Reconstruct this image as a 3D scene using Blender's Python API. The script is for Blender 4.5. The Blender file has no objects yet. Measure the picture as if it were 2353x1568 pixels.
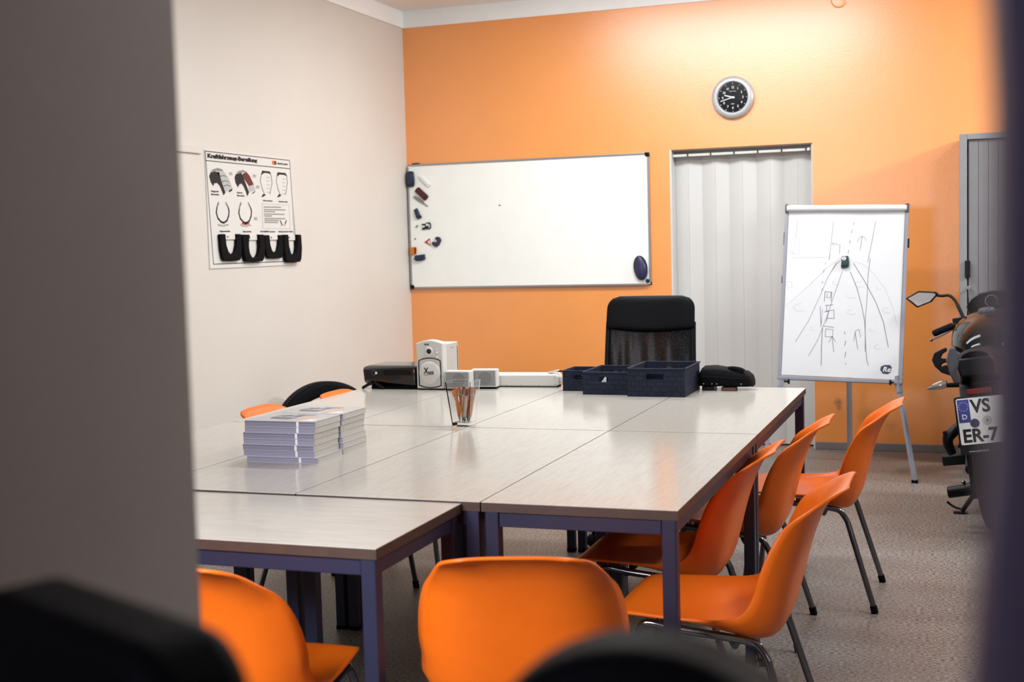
import bpy, bmesh, math, random
from mathutils import Vector, Matrix, Euler
random.seed(7)
PI = math.pi
SC = bpy.context.scene
COL = SC.collection

# ------------------------------------------------------------------ camera, light, exposure
cam_d = bpy.data.cameras.new('camera')
cam = bpy.data.objects.new('camera', cam_d)
COL.objects.link(cam)
cam_d.sensor_width = 36.0
cam_d.lens = 44.85
cam_d.clip_start = 0.02
cf = Vector((-0.33596651, 0.9389122, -0.07463504))
cr = Vector((0.94187384, 0.33487554, -0.02705615))
cu = Vector((0.00040990, 0.07938676, 0.99684381))
cam.matrix_world = Matrix(((cr.x, cu.x, -cf.x, 0), (cr.y, cu.y, -cf.y, 0), (cr.z, cu.z, -cf.z, 1.36364), (0, 0, 0, 1)))
cam_d.dof.use_dof = True
cam_d.dof.focus_distance = 4.5
cam_d.dof.aperture_fstop = 5.0
SC.camera = cam

SC.view_settings.view_transform = 'Standard'
SC.view_settings.look = 'None'
SC.view_settings.gamma = 1.0
SC.view_settings.use_curve_mapping = False
SC.view_settings.exposure = 0.0
try:
    SC.cycles.use_denoising = True
    SC.cycles.max_bounces = 10
    SC.cycles.diffuse_bounces = 3
    SC.cycles.sample_clamp_indirect = 6.0
except Exception:
    pass

w = bpy.data.worlds.new('world')
SC.world = w
w.use_nodes = True
w.node_tree.nodes['Background'].inputs[0].default_value = (0.55, 0.58, 0.7, 1)
w.node_tree.nodes['Background'].inputs[1].default_value = 0.03


def area(name, loc, target, sx, sy, power, color, spread=180):
    d = bpy.data.lights.new(name, 'AREA')
    d.shape = 'RECTANGLE'
    d.size, d.size_y = sx, sy
    d.energy = power
    d.color = color
    d.spread = math.radians(spread)
    o = bpy.data.objects.new(name, d)
    COL.objects.link(o)
    o.location = loc
    o.rotation_euler = (Vector(target) - Vector(loc)).to_track_quat('-Z', 'Y').to_euler()
    return o


KEY = (0.88, 0.95, 1.0)
area('ceiling_lamp_board', (-1.60, 6.85, 2.98), (-1.60, 7.15, 0), 1.9, 0.5, 64, KEY)
area('ceiling_lamp_side', (2.35, 7.0, 2.75), (-0.5, 8.3, 1.9), 0.5, 0.25, 84, KEY)
area('ceiling_lamp_tables', (-1.6, 5.0, 2.98), (-1.6, 5.0, 0), 1.2, 0.3, 53, KEY)
area('ceiling_lamp_aisle', (1.2, 4.6, 2.98), (1.0, 4.6, 0), 1.2, 0.3, 62, KEY)
area('front_fill_light', (-1.42, 0.90, 1.42), (-1.2, 2.4, 0.58), 0.6, 0.7, 38, (0.86, 0.9, 1.0), 120)  # added fill for the near chair backs, not a known window
area('side_fill_light', (2.84, 1.0, 1.6), (-0.56, 1.0, 1.5), 0.6, 1.0, 10, (0.94, 0.95, 1.0))  # added fill that brightens the far edge of the reveal, no window there
area('corridor_fill_light', (-1.35, -1.3, 1.8), (0.5, 0.36, 1.3), 0.5, 0.8, 10, (0.80, 0.74, 1.0))  # added fill aimed at the dark door leaf, no real lamp behind it

# ------------------------------------------------------------------ materials


def lin(h):
    h = h.lstrip('#')
    out = []
    for i in (0, 2, 4):
        c = int(h[i:i + 2], 16) / 255
        out.append(c / 12.92 if c <= 0.04045 else ((c + 0.055) / 1.055) ** 2.4)
    return (*out, 1)


def mat(name, col, rough=0.5, metal=0.0, spec=0.5, bump=0.0, bscale=200.0, var=0.0, vscale=8.0, stretch=(1, 1, 1), coat=0.0, trans=0.0, ior=1.45):
    m = bpy.data.materials.new(name)
    m.use_nodes = True
    nt = m.node_tree
    b = nt.nodes['Principled BSDF']
    c = lin(col) if isinstance(col, str) else col
    b.inputs['Base Color'].default_value = c
    b.inputs['Roughness'].default_value = rough
    b.inputs['Metallic'].default_value = metal
    b.inputs['Specular IOR Level'].default_value = spec
    b.inputs['Coat Weight'].default_value = coat
    b.inputs['Transmission Weight'].default_value = trans
    b.inputs['IOR'].default_value = ior
    tc = nt.nodes.new('ShaderNodeTexCoord')
    mp = nt.nodes.new('ShaderNodeMapping')
    mp.inputs['Scale'].default_value = stretch
    nt.links.new(tc.outputs['Object'], mp.inputs['Vector'])
    n = nt.nodes.new('ShaderNodeTexNoise')
    n.inputs['Scale'].default_value = vscale
    n.inputs['Detail'].default_value = 4
    nt.links.new(mp.outputs[0], n.inputs['Vector'])
    r = nt.nodes.new('ShaderNodeValToRGB')
    v = max(var, 0.015)
    r.color_ramp.elements[0].position = 0.3
    r.color_ramp.elements[1].position = 0.7
    r.color_ramp.elements[0].color = (c[0] * (1 - v), c[1] * (1 - v), c[2] * (1 - v), 1)
    r.color_ramp.elements[1].color = (min(1, c[0] * (1 + v)), min(1, c[1] * (1 + v)), min(1, c[2] * (1 + v)), 1)
    nt.links.new(n.outputs['Fac'], r.inputs[0])
    nt.links.new(r.outputs[0], b.inputs['Base Color'])
    if bump > 0:
        n2 = nt.nodes.new('ShaderNodeTexNoise')
        n2.inputs['Scale'].default_value = bscale
        n2.inputs['Detail'].default_value = 3
        nt.links.new(mp.outputs[0], n2.inputs['Vector'])
        bp = nt.nodes.new('ShaderNodeBump')
        bp.inputs['Strength'].default_value = bump
        bp.inputs['Distance'].default_value = 0.004
        nt.links.new(n2.outputs['Fac'], bp.inputs['Height'])
        nt.links.new(bp.outputs[0], b.inputs['Normal'])
    return m


def nodes_of(m):
    nt = m.node_tree
    return nt, nt.nodes['Principled BSDF']


M = {}
M['orange_wall'] = mat('orange_wall_paint', '#F79638', 0.36, bump=0.16, bscale=90, var=0.03, vscale=3, spec=0.5, ior=2.3)


def add_scuffs(m, spots):
    # small dark scuff marks rubbed into the paint
    nt, b_ = nodes_of(m)
    src = b_.inputs['Base Color'].links[0].from_socket
    tc = nt.nodes.new('ShaderNodeTexCoord')
    nz = nt.nodes.new('ShaderNodeTexNoise')
    nz.inputs['Scale'].default_value = 45
    nz.inputs['Detail'].default_value = 5
    nt.links.new(tc.outputs['Object'], nz.inputs['Vector'])
    for p, r_, k in spots:
        ds = nt.nodes.new('ShaderNodeVectorMath')
        ds.operation = 'DISTANCE'
        ds.inputs[1].default_value = p
        nt.links.new(tc.outputs['Object'], ds.inputs[0])
        mr = nt.nodes.new('ShaderNodeMapRange')
        mr.inputs[1].default_value, mr.inputs[2].default_value = r_, 0
        mr.inputs[3].default_value, mr.inputs[4].default_value = 0, k
        nt.links.new(ds.outputs['Value'], mr.inputs[0])
        mu = nt.nodes.new('ShaderNodeMath')
        mu.operation = 'MULTIPLY'
        nt.links.new(mr.outputs[0], mu.inputs[0])
        nt.links.new(nz.outputs['Fac'], mu.inputs[1])
        mx = nt.nodes.new('ShaderNodeMixRGB')
        mx.inputs[2].default_value = lin('#4A2E14')
        nt.links.new(mu.outputs[0], mx.inputs[0])
        nt.links.new(src, mx.inputs[1])
        src = mx.outputs[0]
    nt.links.new(src, b_.inputs['Base Color'])


add_scuffs(M['orange_wall'], [((-.777, 8.336, .306), .035, 1.6), ((-.772, 8.336, .270), .025, 1.2), ((-.592, 8.336, .211), .08, .8), ((-.46, 8.336, .165), .05, .5)])
M['white_wall'] = mat('white_wall_paint', '#DAD1C6', 0.6, bump=0.12, bscale=110, var=0.02, vscale=2)
M['ceiling'] = mat('ceiling_paint', '#FFFCF8', 0.8, var=0.02, vscale=2)
M['cornice'] = mat('cornice_paint', '#FBFAF6', 0.6, var=0.02)
M['grey_base'] = mat('grey_skirting', '#7C7472', 0.5, var=0.04)
M['plain_wall'] = mat('grey_wall_paint', '#8C8783', 0.6)
M['near_wall'] = mat('grey_reveal_paint', '#B4ABA6', 0.6, var=0.03, bump=0.1)
M['dark_door'] = mat('dark_door_laminate', '#6E6678', 0.5, var=0.02)
M['corridor'] = mat('corridor_paint', '#8d8890', 0.7, var=0.02)


def floor_mat():
    m = mat('speckled_linoleum', '#9A8E84', 0.42, spec=0.4)
    nt, b = nodes_of(m)
    tc = nt.nodes.new('ShaderNodeTexCoord')
    mp = nt.nodes.new('ShaderNodeMapping')
    mp.inputs['Scale'].default_value = (0.5, 1.0, 1)
    nt.links.new(tc.outputs['Object'], mp.inputs[0])
    n1 = nt.nodes.new('ShaderNodeTexNoise')
    n1.inputs['Scale'].default_value = 150
    n1.inputs['Detail'].default_value = 6
    n1.inputs['Roughness'].default_value = 0.7
    n2 = nt.nodes.new('ShaderNodeTexNoise')
    n2.inputs['Scale'].default_value = 2.2
    n2.inputs['Detail'].default_value = 3
    nt.links.new(mp.outputs[0], n1.inputs['Vector'])
    nt.links.new(mp.outputs[0], n2.inputs['Vector'])
    r = nt.nodes.new('ShaderNodeValToRGB')
    e = r.color_ramp.elements
    e[0].position, e[0].color = 0.37, lin('#1F1917')
    e[1].position, e[1].color = 0.61, lin('#A0978E')
    x = e.new(0.46)
    x.color = lin('#675E58')
    nt.links.new(n1.outputs['Fac'], r.inputs[0])
    mx = nt.nodes.new('ShaderNodeMixRGB')
    mx.blend_type = 'MULTIPLY'
    mx.inputs[0].default_value = 0.35
    r2 = nt.nodes.new('ShaderNodeValToRGB')
    r2.color_ramp.elements[0].position = 0.35
    r2.color_ramp.elements[0].color = lin('#B79C92')
    r2.color_ramp.elements[1].position = 0.6
    r2.color_ramp.elements[1].color = (1, 1, 1, 1)
    nt.links.new(n2.outputs['Fac'], r2.inputs[0])
    nt.links.new(r.outputs[0], mx.inputs[1])
    nt.links.new(r2.outputs[0], mx.inputs[2])
    nt.links.new(mx.outputs[0], b.inputs['Base Color'])
    return m


M['floor'] = floor_mat()


def laminate(name, stretch):
    m = mat(name, '#D9D0C4', 0.2, spec=0.5)
    nt, b = nodes_of(m)
    tc = nt.nodes.new('ShaderNodeTexCoord')
    mp = nt.nodes.new('ShaderNodeMapping')
    mp.inputs['Scale'].default_value = stretch
    nt.links.new(tc.outputs['Object'], mp.inputs[0])
    n = nt.nodes.new('ShaderNodeTexNoise')
    n.inputs['Scale'].default_value = 9
    n.inputs['Detail'].default_value = 7
    n.inputs['Roughness'].default_value = 0.65
    n.inputs['Distortion'].default_value = 0.6
    nt.links.new(mp.outputs[0], n.inputs['Vector'])
    r = nt.nodes.new('ShaderNodeValToRGB')
    e = r.color_ramp.elements
    e[0].position, e[0].color = 0.30, lin('#B7AEA3')
    e[1].position, e[1].color = 0.58, lin('#C3BBB0')
    nt.links.new(n.outputs['Fac'], r.inputs[0])
    nt.links.new(r.outputs[0], b.inputs['Base Color'])
    rr = nt.nodes.new('ShaderNodeMapRange')
    rr.inputs[1].default_value = 0.3
    rr.inputs[2].default_value = 0.6
    rr.inputs[3].default_value = 0.19
    rr.inputs[4].default_value = 0.13
    nt.links.new(n.outputs['Fac'], rr.inputs[0])
    nt.links.new(rr.outputs[0], b.inputs['Roughness'])
    return m


M['top_y'] = laminate('pale_wood_laminate', (9, 1.0, 1))
M['top_x'] = laminate('pale_wood_laminate_across', (1.0, 9, 1))
M['edge'] = mat('brown_edge_band', '#46352C', 0.45, var=0.12, vscale=30)
M['navy_steel'] = mat('navy_painted_steel', '#26273C', 0.38, var=0.05)
M['black_rubber'] = mat('black_rubber', '#0B0B0D', 0.7, spec=0.12, var=0.05)
M['orange_plastic'] = mat('orange_plastic', '#EC6B13', 0.36, spec=0.35, var=0.025, vscale=20, bump=0.05, bscale=500)
M['chrome'] = mat('chrome_tube', '#77777C', 0.12, metal=1.0)
M['black_leather'] = mat('black_leather', '#0A0A0D', 0.62, spec=0.15, bump=0.2, bscale=260)
M['black_plastic'] = mat('black_plastic', '#0B0B0E', 0.4, spec=0.22)
M['gloss_black'] = mat('gloss_black', '#0D0D12', 0.16, coat=0.4)
M['tank_black'] = mat('tank_black', '#070709', 0.1, spec=0.3)
M['grey_plastic'] = mat('grey_plastic', '#4A4A50', 0.35)
M['dark_grey'] = mat('dark_grey_plastic', '#161619', 0.5, spec=0.25)
M['white_plastic'] = mat('white_plastic', '#CFCBC3', 0.4, var=0.02)
M['ivory'] = mat('ivory_plastic', '#C0BBB2', 0.45)
M['mesh_grille'] = mat('grey_speaker_cloth', '#8E8C8A', 0.8, bump=0.5, bscale=900)
M['cone_grey'] = mat('darker_speaker_cloth', '#7C7A78', 0.8, bump=0.5, bscale=900)
M['steel_grey'] = mat('grey_lacquered_steel', '#8B8B94', 0.4, var=0.03)
M['cab_grey'] = mat('grey_cabinet_steel', '#8F8C8C', 0.45, var=0.03)
M['cab_slat'] = mat('grey_roller_slats', '#827F80', 0.45, var=0.03)
M['alu'] = mat('aluminium', '#A5A4A6', 0.35, metal=0.7)
M['silver'] = mat('silver_plastic', '#B5B3B2', 0.35, metal=0.25)
M['board_white'] = mat('whiteboard_enamel', '#FAF8F0', 0.2, spec=0.6)
M['paper'] = mat('flipchart_paper', '#D8D5D5', 0.8, bump=0.05, bscale=20)
M['poster_paper'] = mat('poster_paper', '#DDD8D0', 0.5)
M['ink'] = mat('black_ink', '#15151A', 0.6)
M['ink_soft'] = mat('grey_marker_ink', '#63626C', 0.7)
M['ink_faint'] = mat('faint_marker_ink', '#B3AFB3', 0.7)
M['ink_blue'] = mat('violet_marker_ink', '#3B3950', 0.7)
M['ink_grey'] = mat('grey_print', '#8B8883', 0.6)
M['ink_light'] = mat('light_grey_print', '#B8B5B0', 0.6)
M['ink_red'] = mat('red_print', '#B4443A', 0.6)
M['ink_brown'] = mat('brown_print', '#6A2A22', 0.6)
M['ink_orange'] = mat('orange_print', '#E4692C', 0.6)
M['ink_white'] = mat('white_print', '#E8E6E4', 0.6)
M['fold_door'] = mat('pale_folding_door_vinyl', '#CDC9C4', 0.45, var=0.02, vscale=2)
M['door_white'] = mat('door_jamb_paint', '#CFCBC6', 0.5)
M['navy_mag'] = mat('navy_magnet', '#232C44', 0.4)
M['red_mag'] = mat('dark_red_magnet', '#4A1C1E', 0.4)
M['orange_mag'] = mat('orange_magnet', '#D9781C', 0.4)
M['felt_blue'] = mat('dark_violet_plastic', '#2E2C4E', 0.35)
M['green_mag'] = mat('dark_green_magnet', '#1D3232', 0.35)
M['spine'] = mat('violet_grey_spine', '#8C869C', 0.45, var=0.06, vscale=60, stretch=(1, 1, 9))
M['spine_b'] = mat('slate_spine', '#777488', 0.45, var=0.06, vscale=60, stretch=(1, 1, 9))
M['pages'] = mat('page_block', '#C9C3BA', 0.8, var=0.08, vscale=40, stretch=(1, 1, 30))
M['cover'] = mat('magazine_cover', '#C4C2C0', 0.25, var=0.04)
M['cover_dark'] = mat('cover_dark_print', '#4C4C58', 0.25)
M['cover_peach'] = mat('cover_peach_print', '#E0B49C', 0.25)
M['cover_mid'] = mat('cover_grey_print', '#8A8794', 0.25)
M['pen_orange'] = mat('orange_pen_barrel', '#C9701C', 0.3)
M['pen_clear'] = mat('pale_pen_grip', '#C9BDB4', 0.3)
M['brown_box'] = mat('brown_wood', '#6A4434', 0.5, var=0.15, vscale=40)
M['red_lens'] = mat('red_lens', '#6E1F22', 0.25)
M['blue_eu'] = mat('blue_plate_field', '#3A3F86', 0.5)
M['plate_white'] = mat('plate_reflective', '#D9D8D4', 0.4)
M['mirror'] = mat('mirror_glass', '#B5B0AC', 0.12, metal=0.85)
M['clear'] = mat('clear_acrylic', '#FFFFFF', 0.02, trans=1.0, ior=1.28)
M['led'] = mat('white_button', '#E6E6EA', 0.3)
M['black_cloth'] = mat('black_nylon', '#0B0B0E', 0.75, spec=0.15, bump=0.3, bscale=300)


def basket_mat():
    m = mat('navy_woven_strap', '#1A1F33', 0.65, spec=0.3)
    nt, b = nodes_of(m)
    tc = nt.nodes.new('ShaderNodeTexCoord')
    sp = nt.nodes.new('ShaderNodeSeparateXYZ')
    nt.links.new(tc.outputs['Object'], sp.inputs[0])
    ad = nt.nodes.new('ShaderNodeMath')
    nt.links.new(sp.outputs[0], ad.inputs[0])
    nt.links.new(sp.outputs[1], ad.inputs[1])
    cb = nt.nodes.new('ShaderNodeCombineXYZ')
    nt.links.new(ad.outputs[0], cb.inputs[0])
    nt.links.new(sp.outputs[2], cb.inputs[1])
    br = nt.nodes.new('ShaderNodeTexBrick')
    br.inputs['Scale'].default_value = 1.0
    br.inputs['Brick Width'].default_value = 0.034
    br.inputs['Row Height'].default_value = 0.021
    br.inputs['Mortar Size'].default_value = 0.0012
    br.inputs['Mortar Smooth'].default_value = 0.6
    br.inputs['Color1'].default_value = lin('#1C2238')
    br.inputs['Color2'].default_value = lin('#161B2D')
    br.inputs['Mortar'].default_value = lin('#0B0D15')
    nt.links.new(cb.outputs[0], br.inputs['Vector'])
    nt.links.new(br.outputs['Color'], b.inputs['Base Color'])
    bp = nt.nodes.new('ShaderNodeBump')
    bp.inputs['Strength'].default_value = 0.6
    bp.inputs['Distance'].default_value = 0.003
    bp.invert = True
    nt.links.new(br.outputs['Fac'], bp.inputs['Height'])
    nt.links.new(bp.outputs[0], b.inputs['Normal'])
    return m


M['weave'] = basket_mat()


def net_mat():
    # see-through woven net: fine threads with open holes between them
    m = mat('black_net_fabric', '#0F0F11', 0.35, spec=0.25)
    nt, b = nodes_of(m)
    tc = nt.nodes.new('ShaderNodeTexCoord')
    wv = nt.nodes.new('ShaderNodeTexVoronoi')
    wv.inputs['Scale'].default_value = 420
    nt.links.new(tc.outputs['Object'], wv.inputs['Vector'])
    gt = nt.nodes.new('ShaderNodeMath')
    gt.operation = 'GREATER_THAN'
    gt.inputs[1].default_value = 0.14
    nt.links.new(wv.outputs['Distance'], gt.inputs[0])
    nt.links.new(gt.outputs[0], b.inputs['Alpha'])
    return m


M['net'] = net_mat()

# ------------------------------------------------------------------ mesh helpers


def basis(d):
    d = Vector(d).normalized()
    a = Vector((0, 0, 1)) if abs(d.z) < 0.95 else Vector((1, 0, 0))
    x = d.cross(a).normalized()
    y = d.cross(x).normalized()
    return x, y, d


class MB:
    def __init__(s):
        s.bm = bmesh.new()
        s.mi = 0

    def m(s, i):
        s.mi = i
        return s

    def _f(s, vs):
        try:
            f = s.bm.faces.new(vs)
            f.material_index = s.mi
            return f
        except ValueError:
            return None

    def box(s, c, d, rot=None):
        c = Vector(c)
        R = rot.to_matrix() if isinstance(rot, Euler) else (rot if rot is not None else Matrix.Identity(3))
        vs = []
        for z in (-.5, .5):
            for x, y in ((-.5, -.5), (.5, -.5), (.5, .5), (-.5, .5)):
                vs.append(s.bm.verts.new(c + R @ Vector((x * d[0], y * d[1], z * d[2]))))
        for q in ((3, 2, 1, 0), (4, 5, 6, 7), (0, 1, 5, 4), (1, 2, 6, 5), (2, 3, 7, 6), (3, 0, 4, 7)):
            s._f([vs[i] for i in q])
        return s

    def bx(s, x0, x1, y0, y1, z0, z1):
        return s.box(((x0 + x1) / 2, (y0 + y1) / 2, (z0 + z1) / 2), (abs(x1 - x0), abs(y1 - y0), abs(z1 - z0)))

    def loft(s, rings, cap=True, closed=True):
        R = [[s.bm.verts.new(Vector(p)) for p in r] for r in rings]
        n = len(R[0])
        for a, b in zip(R[:-1], R[1:]):
            for i in range(n if closed else n - 1):
                j = (i + 1) % n
                s._f([a[i], a[j], b[j], b[i]])
        if cap and closed:
            s._f(list(reversed(R[0])))
            s._f(R[-1])
        return s

    def tube(s, pts, r, seg=10, cap=True):
        pts = [Vector(p) for p in pts]
        rs = r if isinstance(r, (list, tuple)) else [r] * len(pts)
        rings = []
        px = None
        for i, p in enumerate(pts):
            if i == 0:
                d = pts[1] - p
            elif i == len(pts) - 1:
                d = p - pts[i - 1]
            else:
                d = (pts[i + 1] - p).normalized() + (p - pts[i - 1]).normalized()
            d = d.normalized() if d.length > 1e-9 else Vector((0, 0, 1))
            if px is None:
                x, y, _ = basis(d)
            else:
                x = (px - d * px.dot(d)).normalized()
                y = d.cross(x).normalized()
            px = x
            rings.append([p + (x * math.cos(2 * PI * k / seg) + y * math.sin(2 * PI * k / seg)) * rs[i] for k in range(seg)])
        return s.loft(rings, cap)

    def cyl(s, a, b, r, r2=None, seg=20):
        return s.tube([a, b], [r, r if r2 is None else r2], seg)

    def lathe(s, prof, c, axis=(0, 0, 1), seg=40, cap=False):
        x, y, d = basis(axis)
        c = Vector(c)
        rings = [[c + d * h + (x * math.cos(2 * PI * k / seg) + y * math.sin(2 * PI * k / seg)) * r for k in range(seg)] for r, h in prof]
        return s.loft(rings, cap)

    def ball(s, c, r, seg=16, rings=10):
        r = Vector(r) if not isinstance(r, (int, float)) else Vector((r, r, r))
        c = Vector(c)
        R = []
        for i in range(rings + 1):
            t = -PI / 2 + PI * i / rings
            cz = max(math.cos(t), 0.02)
            R.append([c + Vector((r.x * cz * math.cos(2 * PI * k / seg), r.y * cz * math.sin(2 * PI * k / seg), r.z * math.sin(t))) for k in range(seg)])
        return s.loft(R)

    def prism(s, poly, h, mw=None, both=True):
        """2-D polygon extruded by h along local z of matrix mw"""
        mw = mw or Matrix.Identity(4)
        a = [s.bm.verts.new(mw @ Vector((p[0], p[1], 0))) for p in poly]
        b = [s.bm.verts.new(mw @ Vector((p[0], p[1], h))) for p in poly]
        n = len(a)
        s._f(list(reversed(a)))
        s._f(b)
        for i in range(n):
            j = (i + 1) % n
            s._f([a[i], a[j], b[j], b[i]])
        return s

    def ribbon(s, pts, wd, h, mw):
        """flat stroke of width wd along a 2-D polyline, thickness h"""
        for p, q in zip(pts[:-1], pts[1:]):
            d = Vector((q[0] - p[0], q[1] - p[1]))
            if d.length < 1e-6:
                continue
            u = d.normalized()
            n = Vector((-u.y, u.x)) * wd / 2
            e = u * wd * 0.3
            s.prism([(p[0] - e.x - n.x, p[1] - e.y - n.y), (q[0] + e.x - n.x, q[1] + e.y - n.y), (q[0] + e.x + n.x, q[1] + e.y + n.y), (p[0] - e.x + n.x, p[1] - e.y + n.y)], h, mw)
        return s

    def text(s, body, size, mw, align='LEFT', h=0.0004, sx=1.0, shear=0.0, weight=0.0):
        cu_ = bpy.data.curves.new('lettering', 'FONT')
        cu_.body = body
        cu_.size = size
        cu_.align_x = align
        cu_.extrude = h
        cu_.shear = shear
        cu_.offset = weight
        cu_.resolution_u = 3
        ob = bpy.data.objects.new('lettering', cu_)
        me = bpy.data.meshes.new_from_object(ob)
        me.transform(mw @ Matrix.Diagonal((sx, 1, 1, 1)))
        n0 = len(s.bm.faces)
        s.bm.from_mesh(me)
        s.bm.faces.ensure_lookup_table()
        for f in s.bm.faces[n0:]:
            f.material_index = s.mi
        bpy.data.objects.remove(ob)
        bpy.data.curves.remove(cu_)
        bpy.data.meshes.remove(me)
        return s

    def build(s, name, mats, parent=None, smooth=40, bevel=0.0, bseg=2, loc=None, recalc=True):
        if recalc:
            bmesh.ops.recalc_face_normals(s.bm, faces=s.bm.faces)
        me = bpy.data.meshes.new(name)
        s.bm.to_mesh(me)
        s.bm.free()
        for k in (mats if isinstance(mats, (list, tuple)) else [mats]):
            me.materials.append(M[k] if isinstance(k, str) else k)
        if smooth:
            for p in me.polygons:
                p.use_smooth = True
            me.set_sharp_from_angle(angle=math.radians(smooth))
        o = bpy.data.objects.new(name, me)
        COL.objects.link(o)
        if parent is not None:
            o.parent = parent
        if loc is not None:
            o.location = loc
        if bevel > 0:
            md = o.modifiers.new('edge', 'BEVEL')
            md.width = bevel
            md.segments = bseg
            md.limit_method = 'ANGLE'
            md.angle_limit = math.radians(35)
        return o


def tag(o, label, cat, group=None):
    o['label'] = label
    o['category'] = cat
    if group:
        o['group'] = group
    return o


def thing(name, label, cat, loc=(0, 0, 0), rz=0.0, group=None):
    o = bpy.data.objects.new(name, None)
    o.empty_display_size = 0.05
    COL.objects.link(o)
    o.location = loc
    o.rotation_euler = (0, 0, rz)
    return tag(o, label, cat, group)


def struct(o):
    o['kind'] = 'structure'
    return o


def dup(root, loc, rz, label, group=None):
    def rec(o, par):
        c = o.copy()
        COL.objects.link(c)
        c.parent = par
        for ch in list(o.children):
            rec(ch, c)
        return c
    r = rec(root, None)
    r.location = loc
    r.rotation_euler = (0, 0, rz)
    r['label'] = label
    if group:
        r['group'] = group
    return r


def homog(src, dst):
    """projective map between two quadrilaterals (solved by elimination)"""
    A = []
    for (x, y), (u, v) in zip(src, dst):
        A.append([x, y, 1, 0, 0, 0, -u * x, -u * y, u])
        A.append([0, 0, 0, x, y, 1, -v * x, -v * y, v])
    n = 8
    for i in range(n):
        p = max(range(i, n), key=lambda r: abs(A[r][i]))
        A[i], A[p] = A[p], A[i]
        for r in range(n):
            if r != i:
                f = A[r][i] / A[i][i]
                A[r] = [a - f * b for a, b in zip(A[r], A[i])]
    h = [A[i][8] / A[i][i] for i in range(n)]

    def f(p):
        d = h[6] * p[0] + h[7] * p[1] + 1
        return ((h[0] * p[0] + h[1] * p[1] + h[2]) / d, (h[3] * p[0] + h[4] * p[1] + h[5]) / d)
    return f


def plane(o, x, y):
    """matrix with origin o and in-plane axes x, y"""
    x, y = Vector(x).normalized(), Vector(y).normalized()
    z = x.cross(y)
    o = Vector(o)
    return Matrix(((x.x, y.x, z.x, o.x), (x.y, y.y, z.y, o.y), (x.z, y.z, z.z, o.z), (0, 0, 0, 1)))


def arc(c, r, a0, a1, n=12):
    rx, ry = (r, r) if isinstance(r, (int, float)) else r
    return [(c[0] + rx * math.cos(math.radians(a0 + (a1 - a0) * k / n)), c[1] + ry * math.sin(math.radians(a0 + (a1 - a0) * k / n))) for k in range(n + 1)]


def rrect(w_, h_, r, n=5, cx=0, cy=0):
    out = []
    for sx, sy, a in ((1, -1, -90), (1, 1, 0), (-1, 1, 90), (-1, -1, 180)):
        out += arc((cx + sx * (w_ / 2 - r), cy + sy * (h_ / 2 - r)), r, a, a + 90, n)
    return out


# ------------------------------------------------------------------ the room
XL, YW, XR, HC = -3.738, 8.336, 2.9, 3.02
XD0, XD1, ZD = -1.846, -0.924, 1.963
YF0, YF1 = 0.38, 0.835          # front wall with the opening the room is seen through
XO0, XO1 = -0.562, 0.60

struct(MB().bx(XL - .2, XR + .2, -1.9, YW + .5, -.1, 0).build('floor', 'floor'))
struct(MB().bx(XL - .2, XR + .2, -1.9, YW + .5, HC, HC + .1).build('ceiling', 'ceiling'))
b = MB()
b.bx(XL - .2, XD0, YW, YW + .3, 0, HC).bx(XD1, XR + .2, YW, YW + .3, 0, HC).bx(XD0, XD1, YW, YW + .3, ZD, HC)
struct(b.build('wall_back', 'orange_wall', smooth=0))
struct(MB().bx(XL - .2, XL, YF0, YW, 0, HC).build('wall_left', 'white_wall'))
struct(MB().bx(XR, XR + .2, YF0, YW, 0, HC).build('wall_right', 'plain_wall'))
b = MB()
b.bx(XL, XO0, YF0, YF1, 0, HC).bx(XO1, XR, YF0, YF1, 0, HC).bx(XO0, XO1, YF0, YF1, 2.25, HC)
struct(b.build('wall_front', 'near_wall', smooth=0))
b = MB()
b.bx(-1.6, -1.5, -1.9, YF0, 0, HC).bx(1.6, 1.7, -1.9, YF0, 0, HC).bx(-1.6, 1.7, -1.9, -1.8, 0, HC)
struct(b.build('wall_corridor', 'corridor', smooth=0))
b = MB()
b.bx(XL, XL + .012, YF1, YW, 2.905, HC).bx(XL + .012, XR, YW - .012, YW, 2.905, HC)
struct(b.build('trim_1', 'cornice', smooth=0))
b = MB()
b.bx(XD1 + .002, XR, YW - .012, YW, 0, .05)
b.bx(XL, XD0 - .002, YW - .012, YW, 0, .05)
struct(b.build('baseboard_back', 'grey_base', smooth=0, bevel=.004))
struct(MB().bx(XL, XL + .012, YF1, YW - .012, 0, .05).build('baseboard_left', 'grey_base', smooth=0))

w1 = bpy.data.objects.new('added_window_1', None)  # made-up unseen window, added to go with the front fill light
COL.objects.link(w1)
w1.location = (-1.38, YF1, 1.5)
struct(w1)
b = MB()
for a in (-1, 1):
    b.bx(a * .62, a * .55, 0, .03, -.68, .68).bx(-.55, .55, 0, .03, a * .68, a * .61)
b.bx(-.03, .03, 0, .028, -.61, .61)
b.build('added_window_frame', 'white_plastic', w1, smooth=0)
MB().bx(-.56, .56, .004, .008, -.62, .62).build('added_pane', 'clear', w1, smooth=0)

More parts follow.
